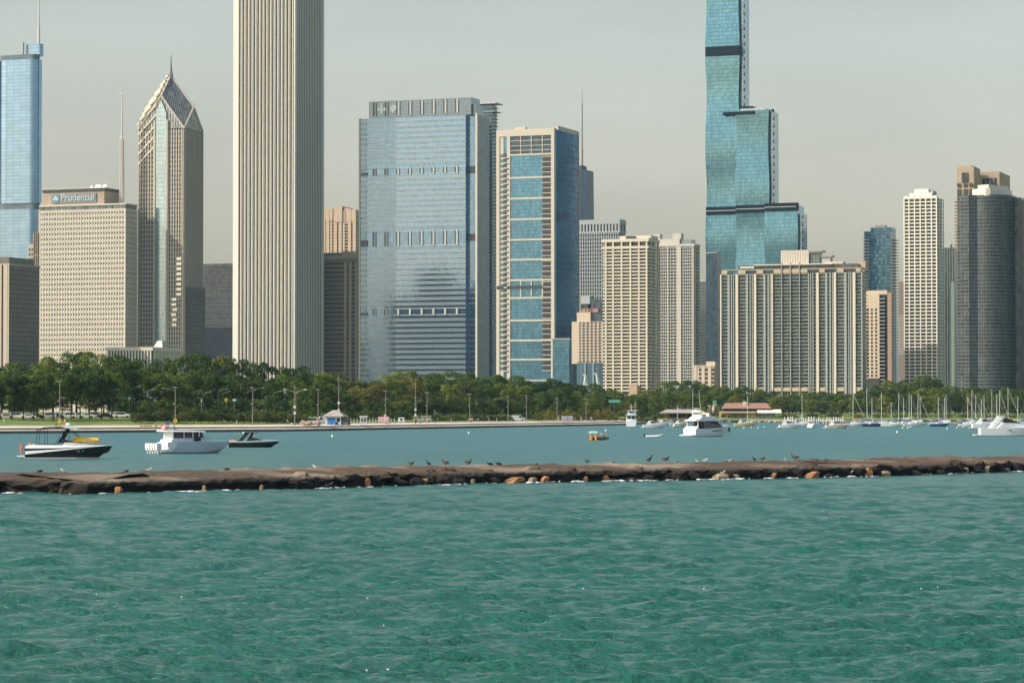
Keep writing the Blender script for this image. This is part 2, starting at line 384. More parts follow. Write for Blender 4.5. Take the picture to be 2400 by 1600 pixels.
part('fin', MB().box(b.u(48), b.u(49), 4, 6, zs[4], b.z(97)), TL, b.e)

# --- small old towers between it and the office slab
b = Bld('stone_tower', 'small pale stone tower with pointed top behind the office slab', 'tower', 66, 84, 96, 2900, 560)
b.box('shaft', mat('pale_stone', (.42,.38,.31), .9), 0, b.w, 0, b.d, 0, b.z(572))
b.box('turret', MC['pale_stone'], b.w*.45, b.w-1, 2, b.d-2, b.z(572), b.z(548))
b.windows(DGLASS, mid(0, b.w, 3), lin(b.z(640), b.z(585), 6), 2.2, 3)
b = Bld('brick_tower', 'thin brown brick tower top peeping beside the office slab roof', 'tower', 78, 89, 96, 2750, 546)
b.box('shaft', mat('brown_brick', (.30,.19,.11), .9), 0, b.w, 0, b.d, 0, b.H); b.piers('pier', MC['brown_brick'], lin(0.5, b.w-.5, 3), 1.0, .8, 0, b.H+1.5)
b.box('cornice', MC['pale_stone'], -.5, b.w+.5, -.5, b.d+.5, b.z(600), b.z(597))

# --- brown block, bottom left
b = Bld('office_block', 'brown office block in shade at the left edge with bright ribbed corner', 'office building', -60, 22, 92, 2250, 604)
BB = mat('brown_granite', (.34,.27,.20), .85); 
b.box('core', cell('brown_grid', (.13,.105,.085), 2.2, 3.9, .25, line=.35, lc=.45, hline=.35, metal=0, rough=.5), 0, b.w, 0, b.d, 0, b.z(618))
b.box('roof_block', cell('brown_louvres', (.16,.13,.10), 3, 12, .3, metal=0, rough=.7), 2, b.w-2, 2, b.d-6, b.z(618), b.z(602))
b.box('parapet', BB, -.6, b.w+.6, -.6, b.d+.6, b.z(622), b.z(617))
b.piers('pier', mat('light_granite', (.50,.42,.32), .85), [b.w-.9, b.w-4.5, b.w-8, b.w-13, b.w-18, b.w-23, b.w-28], 1.6, .8, 0, b.z(618))
b.piers('corner_pier', MC['light_granite'], [b.w-2.6], 2.2, 1.0, 0, b.z(618))

# --- beige office slab with rooftop sign
b = Bld('office_slab', 'broad beige office slab with small punched windows and rooftop name sign', 'office building', 92, 294, 321, 2450, 477)
LS = mat('beige_limestone', (.58,.51,.42), .9, var=.07, scale=.04)
b.box('wall', LS, 0, b.w, 0, b.d, 0, b.z(488))
pu = mid(1.2, b.w-1.2, 31); pz = [b.z(497+11.9*i) for i in range(31)]
b.piers('pier', LS, [ (a+c)/2 for a, c in zip(pu[:-1], pu[1:])] + [.35, b.w-.35], .8, .22, 0, b.z(490), side=lin(.5, b.d-.5, 16))
b.windows(cell('slab_windows', (.05,.055,.06), 2.5, 4, .5, metal=.1, rough=.2), pu, pz, 1.05, 1.9, p=.08, side=mid(1, b.d-1, 15))
LB = cell('glazed_top_band', (.10,.115,.12), 3.2, 20, .35, line=.25, lc=1.9, metal=.2, rough=.2)
b.box('top_band', LB, .3, b.w-.3, .3, b.d-.3, b.z(488), b.z(479))
b.box('cornice', mat('pale_trim', (.62,.55,.46), .8), -.5, b.w+.5, -.5, b.d+.5, b.z(479.2), b.z(476))
pw0, pw1 = b.u(95, 450), b.u(238, 450); pd1 = 34
b.box('penthouse', mat('tan_brick', (.40,.31,.23), .9, var=.1, scale=.1), pw0, pw1, 5, pd1, b.z(476), b.z(444))
b.box('louvre_band', LOUV, pw0-.8, pw1+.8, 4.2, pd1+.8, b.z(444), b.z(438)); b.box('cornice', MC['pale_trim'], pw0-1.1, pw1+1.1, 3.9, pd1+1.1, b.z(438), b.z(436.5))
dm = mat('white_dish', (.75,.72,.66), .6)
for px, r in ((200,1.6),(213,2.6),(219,2.2),(231,2.6)): part('antenna_dish', MB().ball((b.u(px, 434), 12, b.z(433.5)), (r, .8, r)).tube((b.u(px,434),12,b.z(438)), (b.u(px,434),12,b.z(434)), .3), dm, b.e)
# lattice mast
um = b.u(260, 440); my = 20; mb = MB(); zt, z0 = b.z(193), b.z(477)
for i, (sxx, syy) in enumerate(((-1,-1),(1,-1),(1,1),(-1,1))): mb.tube((um+1.5*sxx, my+1.5*syy, z0), (um+1.0*sxx, my+1.0*syy, z0+.55*(zt-z0)), .45, .4, 5)
mb.tube((um, my, z0), (um, my, z0+.6*(zt-z0)), 1.3, .9, 6); mb.tube((um, my, z0+.55*(zt-z0)), (um, my, zt), .75, .28, 6)
for k in range(24): z = z0+k*.55*(zt-z0)/24; mb.tube((um-1.5, my-1.5, z), (um+1.5, my-1.5, z+4), .2, n=4); mb.tube((um+1.5, my-1.5, z), (um-1.5, my-1.5, z+4), .2, n=4)
for q in (212, 316, 399): mb.tube((um-3.4, my, b.z(q)), (um+3.4, my, b.z(q)), .35, n=4)
part('antenna_mast', mb, mat('mast_paint', (.62,.56,.50), .6), b.e)
def text(txt, size, depth, m, parent, loc, name='lettering', rot=(PI/2,0,0), align='LEFT'):
    cu = bpy.data.curves.new('t', 'FONT'); cu.body = txt; cu.size = size; cu.extrude = depth; cu.align_x = align; cu.offset = size*.012
    t = bpy.data.objects.new('t', cu); COL.objects.link(t); dg = bpy.context.evaluated_depsgraph_get()
    me = bpy.data.meshes.new_from_object(t.evaluated_get(dg)); bpy.data.objects.remove(t); me.materials.clear(); me.materials.append(m)
    o = link(name, me, parent, loc); o.rotation_euler = rot; return o
u0, u1 = b.u(115, 460), b.u(220, 460); zc = b.z(459)
sg = b.box('sign_board', mat('sign_blue_grey', (.20,.22,.22), .6), u0, u1, 4.2, 4.95, b.z(470), b.z(449))
SW = mat('sign_white', (.44,.50,.52), .6)
text('Prudential', 8.6, .25, SW, sg, (b.u(137,460), 3.9, b.z(465.3)))
ring = MB(); cxx = b.u(125.5,460)
ring.loft([[(cxx+r*math.cos(2*PI*i/20), y, zc+r*math.sin(2*PI*i/20)) for i in range(20)] for y, r in ((4.1, 4.1),(3.75, 4.1))])
em = part('round_emblem', ring, mat('emblem_teal', (.12,.24,.28), .6), sg)
part('rock_mark', MB().add([(cxx-3.2,3.6,zc-1.6),(cxx-1.2,3.6,zc+1.4),(cxx+.3,3.6,zc+2.6),(cxx+1.4,3.6,zc+1.2),(cxx+3.3,3.6,zc-1.6),
   (cxx-3.2,3.74,zc-1.6),(cxx-1.2,3.74,zc+1.4),(cxx+.3,3.74,zc+2.6),(cxx+1.4,3.74,zc+1.2),(cxx+3.3,3.74,zc-1.6)],
   [(4,3,2,1,0),(5,6,7,8,9),(0,1,6,5),(1,2,7,6),(2,3,8,7),(3,4,9,8),(4,0,5,9)]), SW, sg)

# --- colonnaded pavilion in front of the slab foot
b = Bld('colonnade', 'low pale colonnaded terrace at the foot of the beige office slab', 'building', 250, 357, 428, 2300, 813)
b.box('hall', DGLASS, 0, b.w, .8, b.d, 0, b.H-3); b.box('roof_slab', MC['pale_trim'], -.8, b.w+.8, -.8, b.d, b.H-3, b.H)
b.piers('column', MC['pale_trim'], mid(0, b.w, 15), 1.3, .7, 0, b.H-3.1, side=mid(1, b.d, 22), back=.5)
part('skylight', MB().loft([[(b.u(330),b.d*.4,b.H),(b.u(330),b.d*.6,b.H),(b.u(352),b.d*.6,b.H),(b.u(352),b.d*.4,b.H)],[(b.u(336),b.d*.45,b.z(797)),(b.u(336),b.d*.55,b.z(797)),(b.u(347),b.d*.55,b.z(797)),(b.u(347),b.d*.45,b.z(797))]]), STEEL, b.e)

# --- granite tower with chevron pointed crown
b = Bld('spire_tower', 'granite skyscraper with stepped chevron crown rising to a needle spire', 'skyscraper', 323, 431, 475, 2466, 300)
GR = mat('pink_granite', (.47,.41,.34), .85, var=.08, scale=.06); w, d = b.w, b.d
GG = cell('granite_tower_glass', (.05,.06,.07), 1.9, 4, .4, hline=.2, metal=.2, rough=.12, tilt=.02)
zE = b.z(300); zA = b.z(168); zG = b.z(222); zS = b.z(246); t = .05
b.box('core', GG, .3, w-.3, .3, d-.3, 0, zE)
part('roof', MB().add([(0,0,zE),(w,0,zE),(w,d,zE),(0,d,zE),(w/2,0,zG),(w,d/2,zS),(w/2,d,zG),(0,d/2,zS),(w/2,d/2,zA)],
    [(0,1,4),(1,2,5),(2,3,6),(3,0,7),(1,5,8,4),(2,6,8,5),(3,7,8,6),(0,4,8,7),(3,2,1,0)]), cell('crown_grid', (.15,.15,.14), 2.6, 3.6, .3, line=.35, lc=2.8, metal=.3, rough=.3), b.e)
A = Vector((w/2, d/2, zA)); G1 = Vector((w/2, 0, zG)); G2 = Vector((w, d/2, zS)); G4 = Vector((0, d/2, zS))
RB = mat('pale_granite_trim', (.62,.54,.44), .8)
mb = MB()
for g in (G1, G2, G4, Vector((w/2, d, zG))): mb.tube(A, g, .9, n=5)
for c0, g in ((Vector((0,0,zE)),G1),(Vector((w,0,zE)),G1),(Vector((w,0,zE)),G2),(Vector((0,0,zE)),G4),(Vector((w,d,zE)),G2)): mb.tube(c0, g, .8, n=5)
part('ridge_beams', mb, RB, b.e)
L = []
for k in range(4):          # stepped chevrons climbing the sunny left slope
    q = (k+.5)/4; a0 = Vector((0,0,zE)).lerp(G4, q) if q < 1 else G4
    p0 = Vector((0,0,zE)).lerp(G4, q); p1 = Vector((0,0,zE)).lerp(G1, q)
    e0 = G4.lerp(A, q); e1 = G1.lerp(A, q)
    n = Vector((-1,-1,.6)).normalized()
    for aa, bb in ((p0, p1),) if k < 9 else (): L.append((aa, bb, n))
for k in range(4):
    q = (k+.5)/4; L.append((G4.lerp(A, q), G1.lerp(A, q), Vector((-1,-1,.6)).normalized()))
for aa, bb, n in L:
    part('chevron_step', MB().add([tuple(x) for x in (aa, bb, bb+n*2.2, aa+n*2.2, aa+Vector((0,0,2.2)), bb+Vector((0,0,2.2)), bb+n*2.2+Vector((0,0,2.2)), aa+n*2.2+Vector((0,0,2.2)))],
        [(0,1,2,3),(7,6,5,4),(0,4,5,1),(1,5,6,2),(2,6,7,3),(3,7,4,0)]), RB, b.e)
part('spire', MB().tube(A-Vector((0,0,4)), A+Vector((0,0,5)), 2.6, 1.1, 8).tube(A+Vector((0,0,5)), Vector((w/2, d/2, b.z(120))), 1.1, .25, 8), mat('spire_metal', (.22,.21,.20), .5, .3), b.e)
# central glass bay, granite grid either side
g0, g1 = w*.40, w*.62
for k in range(6):
    z0 = zE-9*k+12; s0 = (zG-zE)/(w/2)*.75; x0 = 0 if z0 <= zE else (z0-zE)/((zG-zE)/(w/2)-s0+.001)
    if x0 < g0-2: part('chevron_band', MB().add([(x0,-.9,z0+s0*x0),(g0,-.9,z0+s0*g0),(g0,-.9,z0+s0*g0+2.2),(x0,-.9,z0+s0*x0+2.2),(x0,.3,z0+s0*x0),(g0,.3,z0+s0*g0),(g0,.3,z0+s0*g0+2.2),(x0,.3,z0+s0*x0+2.2)],[(0,1,2,3),(7,6,5,4),(0,4,5,1),(3,2,6,7),(0,3,7,4),(1,5,6,2)]), RB, b.e)
part('glass_bay', MB().add([(g0,-1.2,0),(g1,-1.2,0),(g1,-1.2,zG-16),((g0+g1)/2,-1.2,zG-4),(g0,-1.2,zG-16),(g0,.4,0),(g1,.4,0),(g1,.4,zG-16),((g0+g1)/2,.4,zG-4),(g0,.4,zG-16)],
   [(0,1,2,3,4),(9,8,7,6,5),(0,5,6,1),(1,6,7,2),(2,7,8,3),(3,8,9,4),(4,9,5,0)]), cell('pale_bay_glass', (.34,.47,.53), 2.2, 4, .12, line=.12, lc=.7, hline=.15, metal=.75, rough=.12), b.e)
zf = lin(6, zE-3, 60)
b.slabs('spandrel', GR, zf, 1.5, p=.25, u0=.2, u1=w-.2, v0=.2, v1=d-.2)
lft = [g0*i/7 for i in range(1, 7)]; rgt = [g1+(w-g1)*i/7 for i in range(1, 8)]
b.piers('pier', GR, [.8]+lft+rgt[:-1]+[w-.8], 1.0, .75, 0, zE-1, side=lin(.9, d-.9, 15))
b.piers('corner_pier', GR, [g0-1.1, g1+1.1], 1.8, 1.9, 0, zE+8)
rep('reflection_pane', MB().box(-2.3, 2.3, -.85, -.7, -1.2, 1.2), cell('bright_pane', (.55,.62,.60), 1.6, 9, .2, line=.12, lc=.5, metal=.9, rough=.1), b.e, [(b.u(420 if k < 8 else 410)+(0 if k < 8 else random.uniform(-1,1)), 0, b.z(606+11.9*k)) for k in range(14)])  # bright window reflections laid on as pale metal panes
lo = MB().box(w-1, w+1.8, 3, d+2, 0, b.z(672)); part('shaded_side_layer', lo, cell('shaded_side_grid', (.16,.13,.105), 1.8, 3.9, .3, line=.45, lc=.4, hline=.2, metal=0, rough=.6), b.e)  # thin layer; its dark brown holds the shade of the right face


# --- dark low office between the spire tower and the white ribbed tower
b = Bld('dark_office', 'low dark banded office block between the spire tower and ribbed skyscraper', 'office building', 470, 560, 600, 2900, 617)
b.box('core', cell('dark_bands', (.035,.035,.032), 3, 4.2, .4, line=.2, lc=1.5, hline=.35, metal=.1, rough=.4, big=.3), 0, b.w, 0, b.d, 0, b.H)
b.box('annex', cell('navy_glass', (.008,.014,.03), 3, 4, .2, metal=.3, rough=.2), -2, b.w+4, -14, 0, 0, b.z(768))
b.slabs('spandrel', mat('grey_band', (.06,.06,.055), .8), lin(b.z(760), b.z(690), 9), 1.4, p=.3)
b.slabs('mechanical_band', LOUV, [b.z(695), b.z(728), b.z(757)], 3.2, p=.4)

# --- white ribbed skyscraper
b = Bld('ribbed_skyscraper', 'towering white ribbed skyscraper running out of the top of the picture', 'skyscraper', 546, 691, 759.5, 2400, -70)
WG = mat('white_granite', (.74,.69,.61), .8, var=.05, scale=.05, stretch=(1,1,.1)); WG2 = WG
b.box('core', cell('ribbed_core_glass', (.02,.02,.022), 20, 3.9, .2, hline=.35, lc=1.3, metal=.0, rough=.35), 1.3, b.w-.6, 1.5, b.d-.6, 0, b.H)
for c in ((0, 5.2, 0, 5),(b.w-1.0, b.w, 0, 3)): b.box('corner_panel', WG, c[0], c[1], c[2], c[3], 0, b.H)
b.box('corner_panel', WG, b.w-3.2, b.w, b.d-3.2, b.d, 0, b.H); b.box('corner_panel', WG, 0, 3, b.d-3, b.d, 0, b.H)
nb = 15; pit = (b.w-1.2-5.4)/nb; fin = MB().add([(-.85,1.5,0),(.85,1.5,0),(.15,-.5,0),(-.5,-.5,0),(-.85,1.5,b.H),(.85,1.5,b.H),(.15,-.5,b.H),(-.5,-.5,b.H)],
    [(0,1,2,3),(7,6,5,4),(0,4,5,1),(1,5,6,2),(2,6,7,3),(3,7,4,0)])
rep('rib', fin, WG, b.e, [(5.4+pit*(i+.72), 0, 0) for i in range(nb)])
nb2 = 16; pit2 = (b.d-6.2)/nb2; fin2 = MB().add([(-1.2,-.6,0),(-1.2,.6,0),(-.05,.25,0),(-.05,-.25,0),(-1.2,-.6,b.H),(-1.2,.6,b.H),(-.05,.25,b.H),(-.05,-.25,b.H)],
    [(3,2,1,0),(4,5,6,7),(1,5,4,0),(2,6,5,1),(3,7,6,2),(0,4,7,3)])
rep('rib', fin2, WG, b.e, [(b.w, 3.1+pit2*(i+.5), 0) for i in range(nb2)])

# --- tan apartment tower and brown block right of it
b = Bld('apartment_tower', 'tan apartment tower with stepped crown behind the ribbed skyscraper', 'apartment tower', 735, 829, 842, 2750, 492)
TB = mat('tan_precast', (.50,.38,.27), .9, var=.08, scale=.08)
b.box('core', DGLASS, .4, b.w-.4, .4, b.d-.4, 0, b.H-1)
b.piers('bay', TB, [b.u(p) for p in (760, 769, 787, 798, 820, 831)], 3.4, 1.2, 0, b.z(489)); b.piers('bay', TB, [b.u(776), b.u(806)], 2.2, .6, 0, b.H)
b.slabs('floor_slab', TB, lin(b.z(720), b.z(500), 30), 1.1, p=.3)
b.box('crown', TB, b.u(763), b.u(780), -1, 12, b.z(515), b.z(487)); b.box('crown', TB, b.u(783), b.u(803), -1.6, 18, b.z(520), b.z(483)); b.box('crown', TB, b.u(806), b.u(816), 0, 14, b.z(520), b.z(487)); b.box('crown', TB, b.u(822), b.u(834), -1, 12, b.z(520), b.z(492))
b = Bld('brown_tower', 'brown brick tower half in the shadow of the ribbed skyscraper', 'tower', 735, 842, 856, 2470, 592)
BR = mat('brown_precast', (.33,.21,.145), .9, var=.08, scale=.08)
b.box('wall', BR, 0, b.w, 0, b.d, 0, b.z(606)); zt = b.z(606)
b.windows(DGLASS, mid(2, b.w-2, 22), lin(10, zt-4, 32), 1.5, 2.0, p=.09)
b.box('parapet', MC['tan_precast'], -.6, b.w+.6, -.6, b.d, zt, b.z(598)); b.box('roof_block', mat('green_roof', (.16,.2,.16), .7), 6, b.u(800), 6, 16, b.z(598), b.z(590)); b.box('roof_block', MC['tan_precast'], b.u(796), b.w-2, 4, 18, b.z(598), b.z(588))
b.piers('bay', TB, [b.u(810), b.u(822), b.u(836)], 2.6, 1.1, 0, zt-3)

# --- wide blue glass office tower with emblem crown
b = Bld('glass_office_tower', 'wide blue glass office tower with recessed pilaster bands and emblems near its top', 'office tower', 842, 1118, 1147, 2400, 268)
w, d = b.w, b.d; GB = cell('pale_blue_curtain_wall', (.17,.285,.42), 1.5, 4.35, .14, hline=.0, metal=.85, rough=.07, big=.08, tilt=.008)
uN = b.u(1091); uc = b.u(863)
EDGE = mat('pale_corner_metal', (.62,.52,.42), .5); BAND = cell('spandrel_glass', (.24,.33,.41), 1.5, 2, .1, metal=.7, rough=.15, tilt=.01); LINE = mat('white_mullion', (.50,.54,.54), .5)
b.box('core', GB, .5, uN, .5, d-.4, 0, b.H)
b.box('setback_core', GB, uN, w-1.2, 5.5, d-.4, 0, b.H-1)
b.box('crown', cell('crown_panels', (.17,.22,.26), 1.5, 2.2, .1, hline=.25, lc=1.4, metal=.75, rough=.2), uc, b.u(1103), 1.0, d-8, b.H, b.z(227))
b.box('crown_wing', MC['crown_panels'], b.u(1103), b.u(1112), 4, d-8, b.H, b.z(243))
b.box('corner_fin', EDGE, -.5, 1.1, -.3, 2, 0, b.H+.5); b.box('corner_fin', EDGE, w-1.4, w+.2, -.2, 1.4, 0, b.H+1)
b.box('side_wall', cell('side_spandrels', (.13,.155,.17), 2.2, 4.35, .2, line=.2, lc=.8, metal=.35, rough=.3), w-1.3, w-.1, 1.4, d, 0, b.H-1)
fl = 56; H0 = b.z(268); pitch = H0/fl; recess = [(b.z(404.5), b.z(387)), (b.z(573), b.z(537)), (b.z(737), b.z(720))]
def inrec(z): return any(r0-1 < z < r1+1 for r0, r1 in recess)
zz = [pitch*(i+.5) for i in range(fl)]
rep('spandrel', MB().box(.4, uN+.05, .1, .55, -.75, .75), BAND, b.e, [(0,0,z) for z in zz if not inrec(z)])
rep('sill_line', MB().box(.4, uN+.1, -.05, .5, -.14, .14), LINE, b.e, [(0,0,z+s) for z in zz if not inrec(z) for s in (-.85,.85)])
rep('spandrel', MB().box(uN+.3, w-1.4, 5.1, 5.6, -.5, .5), BAND, b.e, [(0,0,z) for z in zz if not inrec(z)])
rep('corner_mullion', MB().box(-.15, .15, .0, .5, 0, b.H), LINE, b.e, [(b.u(p), 0, 0) for p in (847.5, 851.5, 855.5, 859)])
chan = [b.u(879.5+27.5*i) for i in range(8)]
for z0, z1 in recess+[(b.H+2, b.z(230))]:
    f = 1.0 if z0 > b.H else .5
    for c in chan:
        part('shadow_strip', MB().box(c-2.6, c-1.1, f-.35, f+.02, z0, z1), mat('channel_shadow', (.03,.035,.045), .6), b.e)  # shadow inside the recess laid on as a dark strip
        part('pilaster', MB().box(c-1.05, c+.6, f-1.2, f+.02, z0, z1), mat('pilaster_metal', (.46,.46,.43), .5), b.e)
for z0, z1 in recess:
    for z in (z0+.3, z1-.3): b.box('ledge', LINE, .4, uN+.1, .0, .5, z-.25, z+.25)
    b.box('louvre_band', LOUV, b.u(845.5), b.u(862), .2, .6, z0, z0+(z1-z0)*.45)
for z in (b.z(555), b.z(396)): b.box('louvre_band', LOUV, uN+.2, w-1.4, 3.5, 5.6, z-3, z+3)
LOGO = mat('emblem_pale', (.85,.86,.83), .6); cz = b.z(247)
def xz(name, pts, y0, y1, m, parent):
    n = len(pts); return part(name, MB().add([(x,y0,z) for x, z in pts]+[(x,y1,z) for x, z in pts], [tuple(range(n)), tuple(range(2*n-1,n-1,-1))]+[(i,n+i,n+(i+1)%n,(i+1)%n) for i in range(n)]), m, parent)
c = b.u(893.5); a, q = 1.2, 3.9
ems = xz('cross_emblem', [(c-q,cz-a*1.3),(c-a,cz-a),(c-a*1.3,cz-q),(c+a*1.3,cz-q),(c+a,cz-a),(c+q,cz-a*1.3),(c+q,cz+a*1.3),(c+a,cz+a),(c+a*1.3,cz+q),(c-a*1.3,cz+q),(c-a,cz+a),(c-q,cz+a*1.3)][::-1], .3, .95, LOGO, b.e)
c = b.u(921)
xz('shield_emblem', [(c,cz-4.2),(c+2.2,cz-1.8),(c+3,cz+1.2),(c+2.7,cz+3.6),(c+1,cz+3.1),(c,cz+3.8),(c-1,cz+3.1),(c-2.7,cz+3.6),(c-3,cz+1.2),(c-2.2,cz-1.8)], .3, .95, LOGO, b.e)

# --- balcony tower with rippling slabs behind it
b = Bld('balcony_tower', 'slim tower with rippling balcony slabs squeezed behind the wide blue glass tower', 'apartment tower', 1085, 1157, 1172, 2520, 243)
b.box('core', cell('aqua_glass', (.10,.17,.20), 3, 3.5, .4, line=.1, metal=.5, rough=.1, tilt=.02), 2.5, b.w-2.5, 2.5, b.d-2, 0, b.H-1)
AQ = mat('pale_slab_edge', (.34,.36,.34), .7)
for i in range(84):
    z = 6+(b.H-6)*i/84; a1 = 1.6*math.sin(i*.16)+.9*math.sin(i*.41+1); a2 = 1.6*math.sin(i*.13+2)
    part('balcony_slab', MB().prism([(0,1+a2),(b.w*.4,0-a2*.5),(b.w-2+a1,.4),(b.w+a1,b.d*.35),(b.w-.6-a1*.6,b.d*.7),(b.w-1,b.d),(0,b.d)], z-.16, z+.16), AQ, b.e)
b.box('roof_slab', MC['pale_trim'], -1, b.w+2.5, -1.5, b.d+1, b.H, b.H+1.0); b.box('roof_slab', AQ, 1, b.w+1.2, 0, b.d, b.z(262), b.z(260)); b.box('roof_plant', STEEL, b.u(1104), b.u(1112), 2, 10, b.H, b.z(229))

# --- cream framed glass tower
b = Bld('framed_glass_tower', 'blue glass tower in a cream concrete frame with dark balconies', 'apartment tower', 1163, 1299, 1355, 2330, 300)
w, d = b.w, b.d; z = b.z
CR = mat('cream_frame', (.56,.49,.40), .85, var=.05, scale=.1)
TQ = cell('turquoise_glass', (.11,.26,.38), 1.7, 3.05, .18, line=.08, lc=.6, hline=.12, metal=.8, rough=.1, big=.2, tilt=.012)
NG = cell('navy_side_glass', (.04,.13,.27), 2.4, 3.2, .2, line=.08, hline=.16, lc=.5, metal=.8, rough=.1, big=.2, tilt=.02)
b.box('core', TQ, .6, w-1, 1.0, d-1, 0, z(312))
b.box('side_glass', NG, w-1, w+.5, 1.2, d, 0, z(303)); b.box('corner_glass', TQ, w+.5, w+.9, 1.2, 3.6, 0, z(305))
b.box('top_frame', CR, 0, w, 0, 6, z(316), z(300)); b.box('roof_deck', CR, 0, w, 6, d-2, z(304), z(302)); b.box('roof_plant', CREAM, b.u(1196), b.u(1221), 10, 16, z(302), z(292)); b.box('roof_screen', CREAM, w-2, w, 10, d, z(302), z(292))
col = {1163:1170, 1187.5:1190.5, 1193:1195.5, 1291.5:1299}
for a, q in ((1163,1170.3),(1188,1195.5),(1291.5,1299)): b.box('column', CR, b.u(a), b.u(q), 0, 3, 0, z(316))
for q in (360, 414, 463, 512, 560, 607, 655, 697, 750, 797, 842): b.box('cross_beam', CR, b.u(1195.5), b.u(1291.5), .1, 2, z(q+2), z(q-2))
for q in (327, 339, 350): b.box('louvre_beam', CR, b.u(1195.5), b.u(1291.5), .3, 1.4, z(q+.7), z(q-.7))
b.box('louvre_band', cell('tower_louvres', (.06,.09,.11), 3, 2, .3, metal=.3, rough=.3), b.u(1195.5), b.u(1291.5), .8, 1.1, z(358), z(316))
for p in (1219, 1244, 1270):
    b.box('mullion_column', CR, b.u(p), b.u(p+1.6), .25, 1.2, z(358), z(316)); b.box('mullion_column', CR, b.u(p), b.u(p+2.6), .0, 1.6, z(697), z(655))
b.box('dark_band', LOUV, b.u(1164), b.u(1291.5), -.02, .9, z(676), z(668))
nf = 42; fz = lin(z(868), z(366), nf)
sp2 = (fz[1]-fz[0])
rep('balcony_slab', MB().box(b.u(1270.5), b.u(1291.5), -.1, 1.2, -.3, .3), CR, b.e, [(0,0,q) for q in fz])
rep('balcony_recess', MB().box(b.u(1270.5), b.u(1291.5), .75, 1.1, -sp2/2+.3, sp2/2-.3), DGLASS, b.e, [(0,0,q+sp2/2) for q in fz])
rep('balcony_slab', MB().box(b.u(1181.5), b.u(1190), -1.1, 1.2, -.55, .35), CR, b.e, [(0,0,q) for q in fz])
rep('balcony_recess', MB().box(b.u(1181.5), b.u(1188), .7, 1.05, -sp2/2+.35, sp2/2-.5), DGLASS, b.e, [(0,0,q+sp2/2) for q in fz])
b.box('wall_strip', CR, b.u(1163), b.u(1179.5), .6, 1.05, 0, z(316))
b.windows(cell('framed_windows', (.12,.18,.19), 3, 3, .4, metal=.4, rough=.1), [b.u(1174.5)], [q+sp2/2 for q in fz], 3.3, 2.2, p=-.5)
L = MB(); 
rep('side_slab', MB().box(w+.4, w+.85, 4.2, d, -.22, .22), mat('slab_grey', (.10,.15,.19), .6), b.e, [(0,0,q) for q in lin(z(870), z(330), 40)])
b.box('side_frame', CR, w-.4, w+1.0, d-.9, d, 0, z(292)); 
b.box('podium', TQ, w+1, w+16, -7, 16, 0, z(796)); b.box('podium_roof', STEEL, w+.6, w+16.4, -7.4, 16.4, z(796), z(793))
b.box('entrance_canopy', CR, b.u(1236), w+1, -9, 0, z(893), z(890))

# --- tapered black tower with antenna, far behind
b = Bld('tapered_tower', 'hazy dark tapered tower with one thin antenna far behind the framed tower', 'skyscraper', 1330, 1378, 1397, 4300, 398, py=520)
w, d = b.w, b.d; hH = b.H; k = .18
def taper(u, v, zq, f=k): q = (zq/(hH))*f; return (u+(w/2-u)*q, v+(d/2-v)*q, zq)
part('shaft', MB().loft([[taper(0,0,z0),taper(w,0,z0),taper(w,d,z0),taper(0,d,z0)] for z0 in (0, hH)]), cell('hazy_black_steel', (.010,.020,.040), 6, 4, .25, line=.3, hline=.35, lc=1.5, metal=.3, rough=.4), b.e)  # bluish base colour holds the haze of the far distance
part('roof_plant', MB().box(w*.2, w*.62, d*.2, d*.8, hH, b.z(386)), mat('hazy_roof_grey', (.03,.045,.07), .7), b.e)  # roof tinted blue for the haze as well
ua = w*.52
part('antenna', MB().tube((ua,d/2,hH),(ua,d/2,b.z(345)),1.8,1.6).tube((ua,d/2,b.z(345)),(ua,d/2,b.z(240)),1.3,1.0).tube((ua,d/2,b.z(240)),(ua,d/2,b.z(204)),.6,.3), mat('antenna_dark', (.2,.18,.17), .6), b.e)
for zq in (.55, .78): part('cross_brace', MB().tube(taper(1,-.6,hH*(zq-.2)), taper(w-1,-.6,hH*zq), 1.3, n=4).tube(taper(w-1,-.6,hH*(zq-.2)), taper(1,-.6,hH*zq), 1.3, n=4), MC['hazy_roof_grey'], b.e)

# --- pale gridded hotel tower
b = Bld('grid_tower', 'pale grey gridded tower with a row of tall dark windows under its roof', 'tower', 1330, 1452, 1466, 2750, 517)
PG = mat('pale_grey_concrete', (.38,.39,.38), .85)
b.box('core', cell('bronze_glass', (.10,.115,.14), 2.4, 3.6, .5, metal=.4, rough=.15, tilt=.02), .3, b.w-.3, .3, b.d-.3, 0, b.H-1)
b.slabs('floor_slab', PG, lin(4, b.z(546), 46), 1.25, p=.1); us = mid(0, b.w, 22); b.piers('pier', PG, us, .8, .55, 0, b.z(543), side=mid(0, b.d, 4))
b.slabs('top_beam', PG, [b.z(519)], 4.6, p=.6); b.slabs('top_beam', PG, [b.z(543)], 1.6, p=.6); b.piers('tall_pier', PG, lin(.6, b.w-.6, 17), 1.7, .5, b.z(543), b.z(521), side=lin(1, b.d-1, 3))
b.box('roof_plant', PG, b.u(1388), b.u(1413), 6, 16, b.H+.5, b.z(511)); b.box('roof_vent', LOUV, b.u(1390), b.u(1398), 5.8, 7, b.H+.5, b.z(512))

